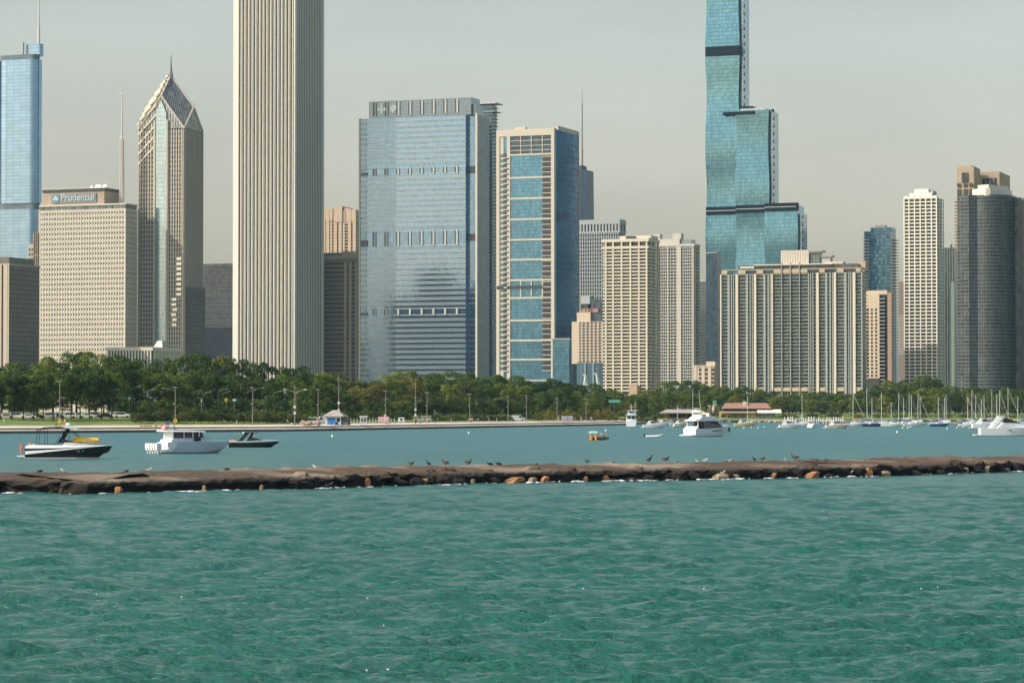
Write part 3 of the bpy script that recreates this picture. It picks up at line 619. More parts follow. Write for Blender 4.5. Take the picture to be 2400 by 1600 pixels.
# --- tan low building with stepped top, glass hall at its foot
b = Bld('stepped_block', 'tan block with deep square windows and red striped top storey', 'building', 1340, 1413, 1432, 2300, 753)
TN = mat('warm_tan_precast', (.56,.45,.35), .9)
b.box('wall', TN, 0, b.w, 0, b.d, b.z(852), b.H); us = [b.u(1360+9.4*i) for i in range(6)]
b.windows(DGLASS, us, [b.z(846-6.9*i) for i in range(14)], 2.1, 1.5, p=.08)
b.piers('pier', TN, [u+1.7 for u in us], 1.0, .5, b.z(852), b.H)
b.box('upper_storeys', TN, b.u(1350), b.u(1382), 2, b.d, b.H, b.z(731)); b.box('red_louvre_storey', cell('red_stripes', (.42,.24,.17), 1.5, 30, .5, line=.4, lc=.3, metal=0, rough=.8), b.u(1358), b.u(1400), 3, b.d, b.z(731), b.z(722))
b.box('glass_top', DGLASS, b.u(1358), b.u(1375), 4, 12, b.z(722), b.z(711)); b.box('roof_plant', PG, b.u(1357), b.u(1378), 5, 12, b.z(711), b.z(692))
b.box('glass_side', cell('slate_glass', (.06,.08,.10), 2, 4, .4, metal=.3), b.u(1382), b.w, 4, b.d, b.H, b.z(700))
b = Bld('glass_hall', 'low blue glass hall with tall white masts behind the park trees', 'building', 1352, 1412, 1425, 2220, 850)
b.box('hall', cell('blue_hall_glass', (.08,.14,.19), 3, 40, .4, line=.1, lc=1.8, metal=.6, rough=.1), 0, b.w, 0, b.d, 0, b.H); b.slabs('roof_slab', STEEL, [b.H+.3], .6)
b.piers('column', mat('blue_grey_column', (.2,.27,.31), .5), [b.u(1372), b.u(1391)], 1.4, .9, 0, b.H)
for p0, p1, p2, n in (((1372,880),(1367,911),(1379,911),'a'), ((1398,877),(1403,911),(1411,911),'b')):
    q = [P(p0[0],p0[1],2100), P(p1[0],p1[1]+6,2100), P(p2[0],p2[1]+6,2104), P(p0[0]-7,p0[1]-2,2100)]
    t = thing('mast_sculpture', 'white leaning steel mast frame poking above the trees, ' + ('left one' if n == 'a' else 'right one'), 'sculpture', (q[1].x,q[1].y,3.8)); oo = Vector(t.location)
    part('frame', MB().tube(q[0]-oo, q[1]-oo, .7).tube(q[0]-oo, q[2]-oo, .8).tube(q[3]-oo, q[0]-oo, .6).tube((q[0]-oo).lerp(q[1]-oo,.4),(q[0]-oo).lerp(q[2]-oo,.4),.5), mat('white_mast', (.7,.72,.68), .5), t)

# --- tan slab balcony tower, front
b = Bld('balcony_apartments', 'tan concrete apartment tower with long bright balcony slabs on every floor', 'apartment tower', 1416, 1517, 1541, 1950, 562)
TC = mat('tan_slab_concrete', (.60,.53,.43), .9, var=.05, scale=.1)
b.box('core', cell('tan_tower_glass', (.085,.075,.062), 3.1, 2.9, .5, metal=.15, rough=.2, tilt=.02), .8, b.w-.8, .8, b.d-.8, 0, b.H-1); n = 42; pitch = (b.z(580)-b.z(915))/n
b.slabs('balcony_slab', TC, [b.z(915)+pitch*i for i in range(n+1)], .95, p=.9); ups = [b.u(p) for p in (1421, 1438, 1458, 1478.5, 1498.5, 1516.5)]
b.piers('pier', TC, ups, 1.1, 1.15, 0, b.z(563), side=[b.d*.3, b.d*.65, b.d-.6])
b.slabs('roof_beam', TC, [b.z(563)+.2], 2.2, p=1.4); b.slabs('roof_beam', TC, [b.z(579)], 1.8, p=1.4)
b.box('penthouse', TC, b.u(1448), b.u(1522), 4, b.d-3, b.z(562), b.z(551)); b.windows(LOUV, [b.u(1476)], [b.z(556)], 6, 2.2, p=-3.85)
b.box('penthouse_block', TC, b.u(1508), b.u(1519), 3, 9, b.z(562), b.z(556)); b.box('stair_tower', mat('brown_brick2', (.42,.3,.2), .9), b.u(1480), b.u(1499), -6, -1.5, 0, b.z(902))
b.box('podium', TC, b.u(1455), b.w, -3, -.95, 0, b.z(925))

# --- grey slab tower behind it
b = Bld('grey_apartments', 'pale grey apartment tower with balconies, standing behind the tan balcony tower', 'apartment tower', 1536, 1626, 1638, 2150, 574)
GC = mat('pale_warm_concrete', (.50,.46,.40), .85, var=.05, scale=.1); z = b.z
b.box('core', cell('grey_tower_glass', (.10,.12,.14), 1.6, 2.9, .5, metal=.35, rough=.15, tilt=.02), .6, b.w-.6, .6, b.d-.6, 0, b.H-1)
b.slabs('balcony_slab', GC, lin(z(905), z(580), 44), .75, p=.35); b.piers('column', GC, [b.u(1544), b.u(1566), b.u(1625)], 1.0, .9, 0, b.H, side=[1.2, b.d-.6])
b.box('wall_panel', GC, b.u(1586.5), b.u(1597), -1.0, .6, 0, b.H); b.piers('mullion', GC, [b.u(p) for p in (1550,1555,1560,1572,1579,1602,1607,1612,1617,1622)], .35, .55, 0, b.H)
b.slabs('roof_beam', GC, [b.H], 2, p=1.0); b.box('penthouse', GC, b.u(1540), b.u(1590), 3, b.d-2, b.H, z(558)); b.box('roof_plant', GC, b.u(1527), b.u(1542), 5, 12, z(574), z(545)); b.box('roof_plant', GC, b.u(1572), b.u(1592), 5, 12, z(558), z(545))
b.box('glass_penthouse', cell('glasspent', (.2,.27,.3), 3, 4, .2, metal=.5), b.u(1592), b.u(1618), 5, 14, b.H, z(560))
b.slabs('side_balcony', GC, lin(z(880), z(590), 40), .4, p=.2, u0=b.w, u1=b.w+1.6, v0=2, v1=b.d-3)

# --- slim white building and small pink block beside it
b = Bld('slim_tower', 'slim pale banded tower glimpsed between the grey tower and the teal skyscraper', 'tower', 1630, 1656, 1666, 2450, 654)
b.box('core', cell('slim_glass', (.16,.24,.25), 2, 3, .3, metal=.5), .4, b.w-.4, .4, b.d-.4, 0, b.z(668)); b.slabs('floor_slab', GC, lin(6, b.z(668), 50), 1.2, p=.2); b.box('penthouse', GC, 2, b.w-1, 1, b.d-1, b.z(668), b.z(654)); b.slabs('roof_slab', LINE, [b.z(661)], .8, p=0)
b = Bld('small_block', 'small pinkish four storey block at the foot of the striped apartment slab', 'building', 1627, 1674, 1686, 1900, 857)
PK = mat('pinkish_stone', (.55,.44,.36), .9); b.box('wall', PK, 0, b.w, 0, b.d, 0, b.H)
b.windows(DGLASS, [b.u(1641), b.u(1656), b.u(1671)], [b.z(866+10*i) for i in range(5)], 1.9, 2.1, p=.08); b.slabs('cornice', PK, [b.H], .8, p=.5); b.box('roof_block', PK, b.u(1653), b.w, 2, 9, b.H+.4, b.z(847))
b.piers('pier', PK, [b.u(p) for p in (1630,1648.5,1663.5)], 2.0, .35, 0, b.H-.5)

# --- teal glass skyscraper of three stepped, waving shafts
b = Bld('teal_skyscraper', 'teal glass skyscraper of three stepped shafts, tallest running off the top edge', 'skyscraper', 1655, 1869, 1879, 2480, 478, d=26)
z = b.z
def teal(i, c): return cell('teal_glass', c, 1.7, 3.5, .16, line=.12, lc=.6, hline=.14, metal=.8, rough=.1, big=.2, tilt=.008)
TE = [teal(0, (.15,.33,.42))]*3
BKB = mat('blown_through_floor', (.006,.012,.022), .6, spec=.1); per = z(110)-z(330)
SIDE = cell('pale_teal_side', (.30,.40,.45), 1.5, 3.5, .2, hline=.25, lc=1.3, metal=.6, rough=.2)  # paler, greyer glass for the side bays
def stem(x0, x1, top, ph, v0, i, nseg):
    u0, u1 = b.u(x0), b.u(x1); zt = z(top); rings = []; n = int(zt/3.5)
    for j in range(n+1):
        zq = zt*j/n; q = .5+.5*math.cos(2*PI*((zq-z(110))/per+ph)); a = 1.9*q; f = .95*q
        rings.append([(u0-a*.7,v0-f,zq),(u1+a*.6,v0-f,zq),(u1+a*.6,v0+24,zq),(u0-a*.7,v0+24,zq)])
    part('shaft', MB().loft(rings), TE[i], b.e)
seg = [330+220*k/2*1 for k in range(-4, 6)]; seg = sorted([110+110*k for k in range(-2, 8)], reverse=True)
stem(1655, 1730, -60, 0.0, 3.0, 0, seg)
seg2 = sorted([250+110*k+55-55 for k in range(0, 7)], reverse=True)
stem(1727, 1801, 254, .5, 0.0, 1, seg); stem(1797, 1870, 481, .0, -3.0, 2, seg)
for x0, x1, v0, q0, q1 in ((1654.5,1730,1,122,100),(1697,1766,-1.5,264,257),(1655,1728,1,498,480),(1727,1799,-2,496,478),(1797,1870,-5,494,476)):
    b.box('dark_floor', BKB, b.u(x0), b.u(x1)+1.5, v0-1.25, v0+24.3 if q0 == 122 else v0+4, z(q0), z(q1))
    if q0 > 400: b.box('white_line', LINE, b.u(x0), b.u(x1), v0-1.45, v0-1.25, z((q0+q1)/2+.7), z((q0+q1)/2-.7))
for px in (1672, 1691, 1711, 1728): b.box('white_post', LINE, b.u(px, 110), b.u(px, 110)+.9, 1.4, 1.72, z(122), z(100))
for x1, v0, top in ((1730,3,-60),(1801,0,258),(1870,-3,500)):
    b.box('side_bay', MC['pale_teal_side'], b.u(x1)+1.7, b.u(x1)+3.6, v0+4, v0+23, 0, z(top)); u = b.u(x1)
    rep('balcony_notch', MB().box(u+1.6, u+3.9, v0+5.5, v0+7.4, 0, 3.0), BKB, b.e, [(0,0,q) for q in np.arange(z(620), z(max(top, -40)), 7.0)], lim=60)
b.box('stage_roof', LINE, b.u(1735), b.u(1795), 0, 20, z(254), z(251)); b.box('canopy', BKB, b.u(1736), b.u(1766), -1, 12, z(247), z(245)); b.box('canopy', LINE, b.u(1738), b.u(1790), 0, 14, z(250.5), z(249))
b = Bld('dark_glass_block', 'dark blue glass block in front of the teal skyscraper foot', 'building', 1655, 1680, 1690, 2300, 592, py=800)
b.box('core', cell('deep_navy_glass', (.03,.06,.085), 1.6, 3.3, .35, line=.1, hline=.12, lc=1.6, metal=.4, rough=.15), 0, b.w, 0, b.d, 0, b.H)
b.slabs('roof_edge', STEEL, [b.H], .8, p=.2)

# --- broad striped apartment slab
b = Bld('striped_apartment_slab', 'very broad dark apartment slab striped with cream vertical fins', 'apartment building', 1690, 2022, 2033, 1850, 630)
w, d = b.w, b.d; z = b.z; zt = z(634); zb0 = z(916)
b.box('core', cell('slab_balconies_glass', (.075,.095,.085), 1.35, 2.25, .6, line=.12, lc=.5, metal=.25, rough=.2, tilt=.02), .8, w-.8, .8, d-.8, 0, zt)
FINL = mat('cream_fin', (.62,.54,.44), .85); FIND = mat('grey_fin', (.30,.31,.29), .85); PAN = mat('ochre_panel', (.48,.36,.24), .9)
n = 34; fz = lin(zb0, zt-1.5, n); b.slabs('balcony_slab', mat('slab_edge_grey', (.36,.38,.35), .8), fz, .38, p=.35)
for a, q in ((1689,1692),(1725,1731),(1768,1773.5),(1809,1812.5),(1914,1920),(1955,1960.5),(1999.5,2006)): b.box('cream_fin', FINL, b.u(a), b.u(q), -1.3, .9, zb0-2, zt-1)
for a, q in ((1706,1711),(1714,1716.5),(1719,1721),(1749,1754),(1758,1760),(1763,1765),(1790,1795),(1800,1803),(1805,1807),(1895,1897.5),(1900,1902),(1905,1907),(1935,1940),(1945,1948),(1951,1953),(1979,1985),(1989,1991),(1993,1996),(2019,2022)):
    b.box('grey_fin', FIND, b.u(a), b.u(q), -.9, .9, zb0-2, zt-1)
for p in (1832.5, 1853, 1874): b.box('slim_fin', FIND, b.u(p), b.u(p)+.5, -1.2, .9, 0, z(612))
for a, q in ((1692,1705),(1731,1748),(1774,1789),(1814,1831),(1834,1852),(1855,1873),(1876,1893),(1921,1934),(1962,1978),(2007,2018)):
    b.box('top_panel', PAN, b.u(a), b.u(q), -.7, .8, z(637), z(629)); 
    if q > 1780: b.box('bottom_panel', PAN, b.u(a), b.u(q), -.7, .8, z(916), z(908))
b.box('attic', cell('attic_dark', (.10,.09,.08), 4, 5, .3, metal=0), b.u(1730), w-3, .5, d-3, zt, z(617)); b.box('roof_slab', MC['pale_trim'], b.u(1768), b.u(1952), -1.2, d-2, z(618), z(615.5)); b.box('roof_slab', FIND, b.u(1694), w, -.4, d-1, z(629), z(626.5))
b.box('roof_slab', MC['pale_trim'], b.u(1735), b.u(1768), -.5, 12, z(624), z(619.5)); b.box('roof_block', PAN, b.u(2008), b.u(2026), 3, 11, z(629), z(612))
b.box('penthouse', mat('ph_dark', (.16,.13,.10), .9), b.u(1828), b.u(1892), 6, 14, z(616), z(590)); rep('penthouse_fin', MB().box(-.45, .45, 4.6, 6.1, z(616), z(582)), MC['pale_trim'], b.e, [(b.u(p), 0, 0) for p in lin(1828, 1890, 17)])
b.box('glass_pavilion', cell('pavglass', (.2,.26,.26), 3, 6, .3, metal=.4, line=.1), b.u(1893), b.u(1916), 7, 14, z(616), z(587)); b.box('pavilion_roof', STEEL, b.u(1890), b.u(1924), 5, 15, z(587), z(583)); b.box('pavilion_roof', STEEL, b.u(1918), b.u(1945), 7, 15, z(599), z(595)); b.box('pavilion_wall', PG, b.u(1920), b.u(1940), 8, 14, z(616), z(599))
b.box('roof_block', CREAM, b.u(1930), b.u(1972), 5, 12, z(616), z(611))
part('antenna', MB().tube((w-1, 6, z(612)), (w-1, 6, z(535)), .25, .12), STEEL, b.e)

# --- blue glass tower and beige tower in front of it
b = Bld('blue_tower', 'dark blue glass tower with balcony corners behind the beige tower', 'tower', 2026, 2092, 2105, 2600, 541)
b.box('core', cell('royal_glass', (.08,.17,.24), 2, 3.6, .35, line=.1, hline=.2, lc=.6, metal=.7, rough=.1, tilt=.02), 0, b.w-2, 0, b.d, 0, b.H); b.box('crown', MC['royal_glass'], b.w*.2, b.w*.95, 3, b.d-3, b.H, b.z(532)); b.box('roof_plant', STEEL, b.w*.35, b.w*.7, 6, 14, b.z(532), b.z(526))
b.slabs('balcony_slab', STEEL, lin(10, b.H-8, 54), .6, p=1.2, u0=-.2, u1=4, v0=0, v1=4); b.slabs('balcony_slab', STEEL, lin(10, b.H-8, 54), .5, p=.9, u0=b.w-2, u1=b.w, v0=1, v1=b.d)
b = Bld('beige_tower', 'beige stone tower with small square windows and dark balconies on its right', 'apartment tower', 2030, 2078, 2092, 2000, 686, py=780)
b.box('wall', mat('warm_beige', (.60,.48,.34), .9), 0, b.u(2061), 0, b.d, b.z(886), b.z(688)); b.box('dark_bay', DGLASS, b.u(2061), b.w, 1.5, b.d, 0, b.z(690))
b.windows(DGLASS, [b.u(2043.5), b.u(2053.5)], [b.z(880-8.6*i) for i in range(19)], 1.5, 1.6); b.windows(DGLASS, [b.u(2033.5)], [b.z(880-8.6*i) for i in range(19)], 1.9, 1.9)
b.slabs('balcony_slab', GC, [b.z(915-8.6*i) for i in range(26)], .5, p=.2, u0=b.u(2061.3), u1=b.u(2073), v0=0, v1=6); b.box('top_beam', MC['warm_beige'], -.2, b.w+.2, 1, b.d, b.z(690), b.z(680)); b.box('brown_pier', mat('rust_pier', (.38,.26,.18), .9), b.u(2089), b.w+.4, 1, 6, 0, b.z(686))
b.box('low_block', mat('dark_brown', (.07,.06,.05), .9), b.u(2029), b.u(2061), -1, b.d, 0, b.z(886))  # block below the beige wall in plain dark brown

# --- white gridded tower
b = Bld('white_grid_tower', 'bright white gridded tower with a stepped scalloped roof', 'apartment tower', 2118, 2197, 2212, 1900, 464)
w, d = b.w, b.d; z = b.z; WH = mat('white_concrete', (.80,.74,.63), .8)
b.box('core', cell('grid_tower_glass', (.04,.042,.045), 1.7, 2.5, .6, metal=.1, rough=.15, tilt=.02), .9, w-.9, .9, d-.9, 0, z(464)); n = 50
b.slabs('floor_slab', WH, [z(464)-i*(z(464)-z(895))/52 for i in range(53)], .78, p=.0)
pu = [.45]+[w*i/6 for i in range(1, 6)]+[w-.45]; b.piers('column', WH, pu, .75, .25, 0, z(462), side=[d*.5, d-.4])
for i in range(6):
    u0, u1 = w*i/6+.2, w*(i+1)/6-.2; b.box('scallop', WH, u0, u1, -.2, 4, z(464), z(458))
    if 0 < i < 5: b.box('scallop', WH, u0-.1, u1+.1, 1.5, 9, z(458), z(451))
b.box('roof_block', WH, w*.3, w*.72, 3, d-4, z(458), z(441)); b.box('roof_block', PG, w*.7, w*.85, 4, d-6, z(458), z(445))
# --- slim dark tower right of it
b = Bld('slim_dark_tower', 'slim dark green tower in the gap right of the white gridded tower', 'tower', 2200, 2236, 2246, 2100, 580)
b.box('core', cell('dark_green_glass', (.055,.07,.065), 2.2, 3.1, .35, line=.25, lc=.6, metal=.2), 0, b.w, 0, b.d, 0, b.H); b.box('roof_block', PG, 2, b.w-3, 2, 9, b.H, b.z(571)); b.box('light_strip', mat('greenish_strip', (.20,.25,.21), .7), b.w-2.2, b.w+.3, -.3, 2, 0, b.z(660))
b.piers('mullion', MC['greenish_strip'], mid(0, b.w, 6), .4, .4, 0, b.H)
b = Bld('pinkish_tower', 'thin strip of a pinkish tower peeping left of the white gridded tower', 'tower', 2107, 2119, 2126, 2300, 660)
b.box('wall', mat('dusty_pink', (.22,.15,.12), .9), 0, b.w, 0, b.d, 0, b.H); b.slabs('balcony_slab', GC, lin(b.z(830), b.z(740), 22), .5, p=.4)
# --- brick tower with arched crown
b = Bld('ornate_tower', 'brick tower with ornate arched crown windows rising behind the dark curved tower', 'tower', 2238, 2283, 2326, 2350, 390)
OB = mat('orange_brick', (.42,.31,.20), .9, var=.12, scale=.1); w = b.w; z = b.z
b.box('shaft', OB, 0, w, 0, b.d, 0, z(470)); b.box('crown', OB, b.u(2243), w, 1, b.d*.35, z(470), z(390)); b.box('crown_corner', OB, b.u(2247), w-2, 2, b.d*.3, z(390), z(387))
b.windows(DGLASS, [b.u(2262)], [z(415)], 5.2, 8, p=-.9); b.windows(DGLASS, [b.u(p) for p in (2248, 2263, 2276)], [z(433)], 3, 2.8, p=-.9); b.windows(DGLASS, [b.u(p) for p in (2248.5, 2263, 2276)], [z(452)], 3, 7, p=-.9)
b.box('rear_wing', OB, w-2, w+16, b.d*.4, b.d, 0, z(396)); part('rear_window', MB().box(w+1, w+3.6, b.d*.4-.2, b.d*.4+.1, z(428), z(411)).box(w+4.4, w+7, b.d*.4-.2, b.d*.4+.1, z(428), z(411)).box(w+7.8, w+10.4, b.d*.4-.2, b.d*.4+.1, z(428), z(411)).box(w+11.2, w+13.8, b.d*.4-.2, b.d*.4+.1, z(428), z(411)), DGLASS, b.e)
b.slabs('string_course', OB, [z(436), z(427), z(466)], .8, p=.15, v0=1, v1=b.d*.35, u0=b.u(2243)); b.slabs('balcony_slab', GC, lin(z(570), z(470), 14), .8, p=.9, u0=0, u1=5, v0=0, v1=6)

# --- dark curved tower at the right edge
b = Bld('curved_dark_tower', 'dark bronze curved residential tower with white penthouse at the right edge', 'apartment tower', 2242, 2330, 2366, 1800, 452, d=24)
w = b.w; z = b.z; R0 = b.u(2370)
def curve(off=0, n=14):   # lobed plan: flat left bay, then a bowed front, then the shaded right flank
    pts = [(-off, 3-off)]
    c0 = (b.u(2300), 17.0); r = 17.5+off
    pts += [(b.u(2272)-off*.3, -1.5-off)]
    for i in range(n+1):
        a = R(-112+ 112*i/n); pts.append((c0[0]+3.5+(r-2.5)*math.cos(a)*1.05, c0[1]+r*math.sin(a)))
    pts += [(c0[0]+3.5+(r-2.5)*1.05, 30+off), (-off, 30+off)]
    return pts
HP = cell('bronze_curtain_wall', (.026,.036,.042), 1.35, 3.05, .6, line=.3, lc=3.0, metal=.3, rough=.2, tilt=.03)
part('core', MB().prism(curve(0), 0, z(456)), HP, b.e)
me = MB().prism(curve(.28), -.45, .45); rep('spandrel', me, mat('dark_spandrel', (.07,.075,.072), .6), b.e, [(0,0,q) for q in lin(z(914), z(460), 55)])
part('penthouse', MB().prism([(b.u(2277),4),(b.u(2312),-1),(b.u(2322),0),(b.u(2357),24),(b.u(2300),30)], z(458), z(441), [(b.u(2277),4),(b.u(2312),-1),(b.u(2322),0),(b.u(2357),24),(b.u(2300),30)]), mat('white_render', (.68,.62,.52), .85), b.e)
part('penthouse_roof', MB().prism([(b.u(2290),4),(b.u(2318),0),(b.u(2350),22),(b.u(2300),28)], z(441), z(432)), MC['white_render'], b.e)
b.box('recess', HP, b.u(2366), R0+4, 16.5, 34, 0, z(460)); b.box('wing', HP, R0+6, R0+36, 14, 40, 0, z(462)); b.slabs('wing_band', MC['spandrel_glass'], lin(z(900), z(470), 40), .8, p=.2, u0=R0+7.5, u1=R0+36, v0=14, v1=40)
b.box('wing_penthouse', MC['white_render'], R0+7, R0+26, 16, 36, z(462), z(441))

# --- street wall of towers left of the frame, mirrored in the blue glass front
OFFM = cell('offstage_grid', (.13,.12,.11), 3, 4, .4, line=.3, hline=.3, lc=1.4, metal=.1, rough=.5)
for i, (x, y, ww, h) in enumerate(((-660,1995,72,78),(-578,1925,30,128),(-548,1912,32,158),(-514,1893,30,140),(-484,1880,40,100))):
    t = thing('lakefront_tower', 'tower %s of the row standing left of the picture frame' % ORD[i], 'office building', (x, y, 3.6), -PHI)
    part('core', MB().box(0, ww, 0, 40, 0, h), OFFM, t); part('parapet', MB().box(-.5, ww+.5, -.5, 40.5, h, h+2), CREAM, t)
    rep('pier', MB().box(-.6, .6, -.7, .3, 0, h), CREAM, t, [(u, 0, 0) for u in lin(1, ww-1, 9)])
# ------------------------------------------------------------------ trees
def leaf_mat(name, c1, c2, c3):
    m = bpy.data.materials.new(name); m.use_nodes = True; n = m.node_tree.nodes; L = m.node_tree.links; b = n['Principled BSDF']
    g = n.new('ShaderNodeNewGeometry'); tc = n.new('ShaderNodeTexCoord'); oi = n.new('ShaderNodeObjectInfo')
    tx = n.new('ShaderNodeTexNoise'); tx.inputs['Scale'].default_value = 7; tx.inputs['Detail'].default_value = 2; L.new(tc.outputs['Object'], tx.inputs['Vector'])
    a = n.new('ShaderNodeMath'); a.operation = 'MULTIPLY_ADD'; a.inputs[1].default_value = .35; L.new(g.outputs['Random Per Island'], a.inputs[0])
    a2 = n.new('ShaderNodeMath'); a2.operation = 'MULTIPLY_ADD'; a2.inputs[1].default_value = .9; a2.inputs[2].default_value = -.28; L.new(tx.outputs[0], a2.inputs[0]); L.new(a2.outputs[0], a.inputs[2])
    a3 = n.new('ShaderNodeMath'); a3.operation = 'MULTIPLY_ADD'; a3.inputs[1].default_value = .45; L.new(oi.outputs['Random'], a3.inputs[0]); L.new(a.outputs[0], a3.inputs[2])
    cr = n.new('ShaderNodeValToRGB'); e = cr.color_ramp.elements; e[0].position = .25; e[0].color = (*c1,1); e[1].position = 1.0; e[1].color = (*c3,1); k = e.new(.62); k.color = (*c2,1)
    L.new(a3.outputs[0], cr.inputs[0]); L.new(cr.outputs[0], b.inputs['Base Color']); b.inputs['Roughness'].default_value = .7; b.inputs['Specular IOR Level'].default_value = .25
    tr = n.new('ShaderNodeBsdfTranslucent'); L.new(cr.outputs[0], tr.inputs[0]); mx = n.new('ShaderNodeMixShader'); mx.inputs[0].default_value = .22
    L.new(b.outputs[0], mx.inputs[1]); L.new(tr.outputs[0], mx.inputs[2]); L.new(mx.outputs[0], n['Material Output'].inputs[0]); return m
LEAF = {'green': leaf_mat('deep_green_leaves', (.018,.050,.008), (.068,.120,.017), (.22,.25,.04)),
        'olive': leaf_mat('olive_leaves', (.035,.062,.010), (.11,.15,.022), (.28,.27,.045)),
        'autumn': leaf_mat('turning_leaves', (.06,.065,.014), (.16,.15,.030), (.30,.22,.04)),
        'hedge': leaf_mat('hedge_leaves', (.024,.044,.010), (.075,.10,.020), (.18,.19,.04))}
BARK = mat('bark', (.05,.038,.028), .95)
def leaves(lobes, n, size, seed):
    """leaf-sized faces strewn through the shells of many lobes; unit tree, base at z=0, height 1, crown about 1 wide"""
    r = np.random.RandomState(seed); w = np.array([l[3]*l[4] for l in lobes]); w = w/w.sum(); idx = r.choice(len(lobes), n, p=w)
    Lb = np.array(lobes); c = Lb[idx, :3]; rad = Lb[idx, 3:6]
    d = r.normal(size=(n,3)); d /= np.linalg.norm(d, axis=1)[:,None]; d[:,2] = np.where(d[:,2] < -.35, -d[:,2], d[:,2])
    q = r.uniform(.5, 1.02, (n,1))**.5; p = c+d*rad*q
    nn = d+r.normal(0, .75, (n,3)); nn /= np.linalg.norm(nn, axis=1)[:,None]
    t = np.cross(nn, r.normal(size=(n,3))); t /= np.linalg.norm(t, axis=1)[:,None]; s = np.cross(nn, t)
    sz = (size*r.uniform(.6, 1.35, (n,1))); a = t*sz; b_ = s*sz*r.uniform(.5, .9, (n,1))
    V = np.stack([p-a, p-b_, p+a, p+b_], 1).reshape(-1,3).astype('f'); F = np.arange(n*4, dtype='i')
    return V, F
def leafmesh(name, lobes, n, size, seed, m):
    V, F = leaves(lobes, n, size, seed); me = bpy.data.meshes.new(name); me.vertices.add(len(V)); me.vertices.foreach_set('co', V.ravel())
    me.loops.add(len(F)); me.loops.foreach_set('vertex_index', F); k = len(F)//4; me.polygons.add(k)
    me.polygons.foreach_set('loop_start', np.arange(0, len(F), 4, dtype='i')); me.polygons.foreach_set('loop_total', np.full(k, 4, dtype='i')); me.update(calc_edges=True); me.materials.append(m); return me
def lobes_for(kind, seed):
    r = random.Random(seed); L = []
    if kind == 'round':
        for i in range(34):
            a = r.uniform(0, 2*PI); h = r.uniform(.14, .88); R_ = .38*math.sqrt(max(0, 1-((h-.45)/.50)**2)); q = R_*math.sqrt(r.uniform(.15, 1)); s = r.uniform(.10, .17)
            L.append((q*math.cos(a), q*math.sin(a), h, s, s, s*.8))
    elif kind == 'spread':
        for i in range(30):
            a = r.uniform(0, 2*PI); q = .46*math.sqrt(r.uniform(.05, 1)); h = .86-.42*(q/.5)**2*r.uniform(.4, 1.1)-r.uniform(0, .2); s = r.uniform(.09, .16); L.append((q*math.cos(a), q*math.sin(a), h, s*1.2, s*1.2, s*.75))
    elif kind == 'tall':
        for i in range(26):
            a = r.uniform(0, 2*PI); h = r.uniform(.14, .92); R_ = .30*math.sin(PI*min(1, max(.08, (1.02-h)/.86))**.8); q = R_*math.sqrt(r.uniform(.1, 1)); s = r.uniform(.08, .15); L.append((q*math.cos(a), q*math.sin(a), h, s, s, s*1.05))
    elif kind == 'low':
        for i in range(28):
            a = r.uniform(0, 2*PI); q = .40*math.sqrt(r.uniform(.05, 1)); h = .74-.3*(q/.45)**2-r.uniform(0, .5); s = r.uniform(.12, .19); L.append((q*math.cos(a), q*math.sin(a), max(h,.16), s, s, s*1.1))
    elif kind == 'cone':
        for i in range(22):
            h = .12+.8*i/21; q = .24*(1.05-h); a = r.uniform(0, 2*PI); L.append((q*math.cos(a)*.6, q*math.sin(a)*.6, h, q+.05, q+.05, .07))
    return L
def trunkmesh(kind, lobes):
    mb = MB(); top = .5 if kind != 'cone' else .9; rr = .022 if kind != 'low' else .02
    mb.tube((0,0,-.06), (.01,0,.2), rr*1.25, rr, 7).tube((.01,0,.2), (0,.01,top), rr, rr*.55, 6)
    for l in lobes[::4]: mb.tube((0,0,.22+.25*random.random()), (l[0]*.9,l[1]*.9,l[2]), rr*.5, rr*.2, 4)
    return mb.mesh('trunk', BARK)
PROTO = {}
for kind, ns, n, sz in (('round',3,8200,.0145),('spread',3,8200,.0145),('tall',2,5200,.016),('low',2,3600,.022),('cone',1,2600,.018)):
    for col in ('green','olive','autumn','hedge'):
        if (kind == 'cone' and col != 'green') or (kind == 'low' and col == 'olive'): continue
        for v in range(ns if col in ('green','hedge') else 1):
            lb = lobes_for(kind, 31*v+len(kind)*7); PROTO[kind, col, v] = (leafmesh('crown', lb, n, sz, 5+v, LEAF[col]), trunkmesh(kind, lb))
ZONES = [(-300,90,'the shaded brown block'),(90,325,'the beige office slab'),(325,545,'the spire tower and dark office'),(545,762,'the ribbed skyscraper'),(762,843,'the brown tower'),
         (843,1163,'the wide blue glass tower'),(1163,1357,'the cream framed tower'),(1357,1545,'the tan balcony tower'),(1545,1690,'the grey apartment tower'),(1690,2034,'the striped apartment slab'),(2034,2240,'the white gridded tower'),(2240,2700,'the curved dark tower')]
ZC = {}
def zone(px):
    for a, q, t in ZONES:
        if a <= px < q: return t
    return ZONES[-1][2]
def place_name(key, px):
    z = zone(px); ZC[key, z] = ZC.get((key, z), 0)+1; return z, ordi(ZC[key, z]-1)
COLW = {'green':'dark green','olive':'yellowish green','autumn':'yellow-brown','hedge':'dull green'}
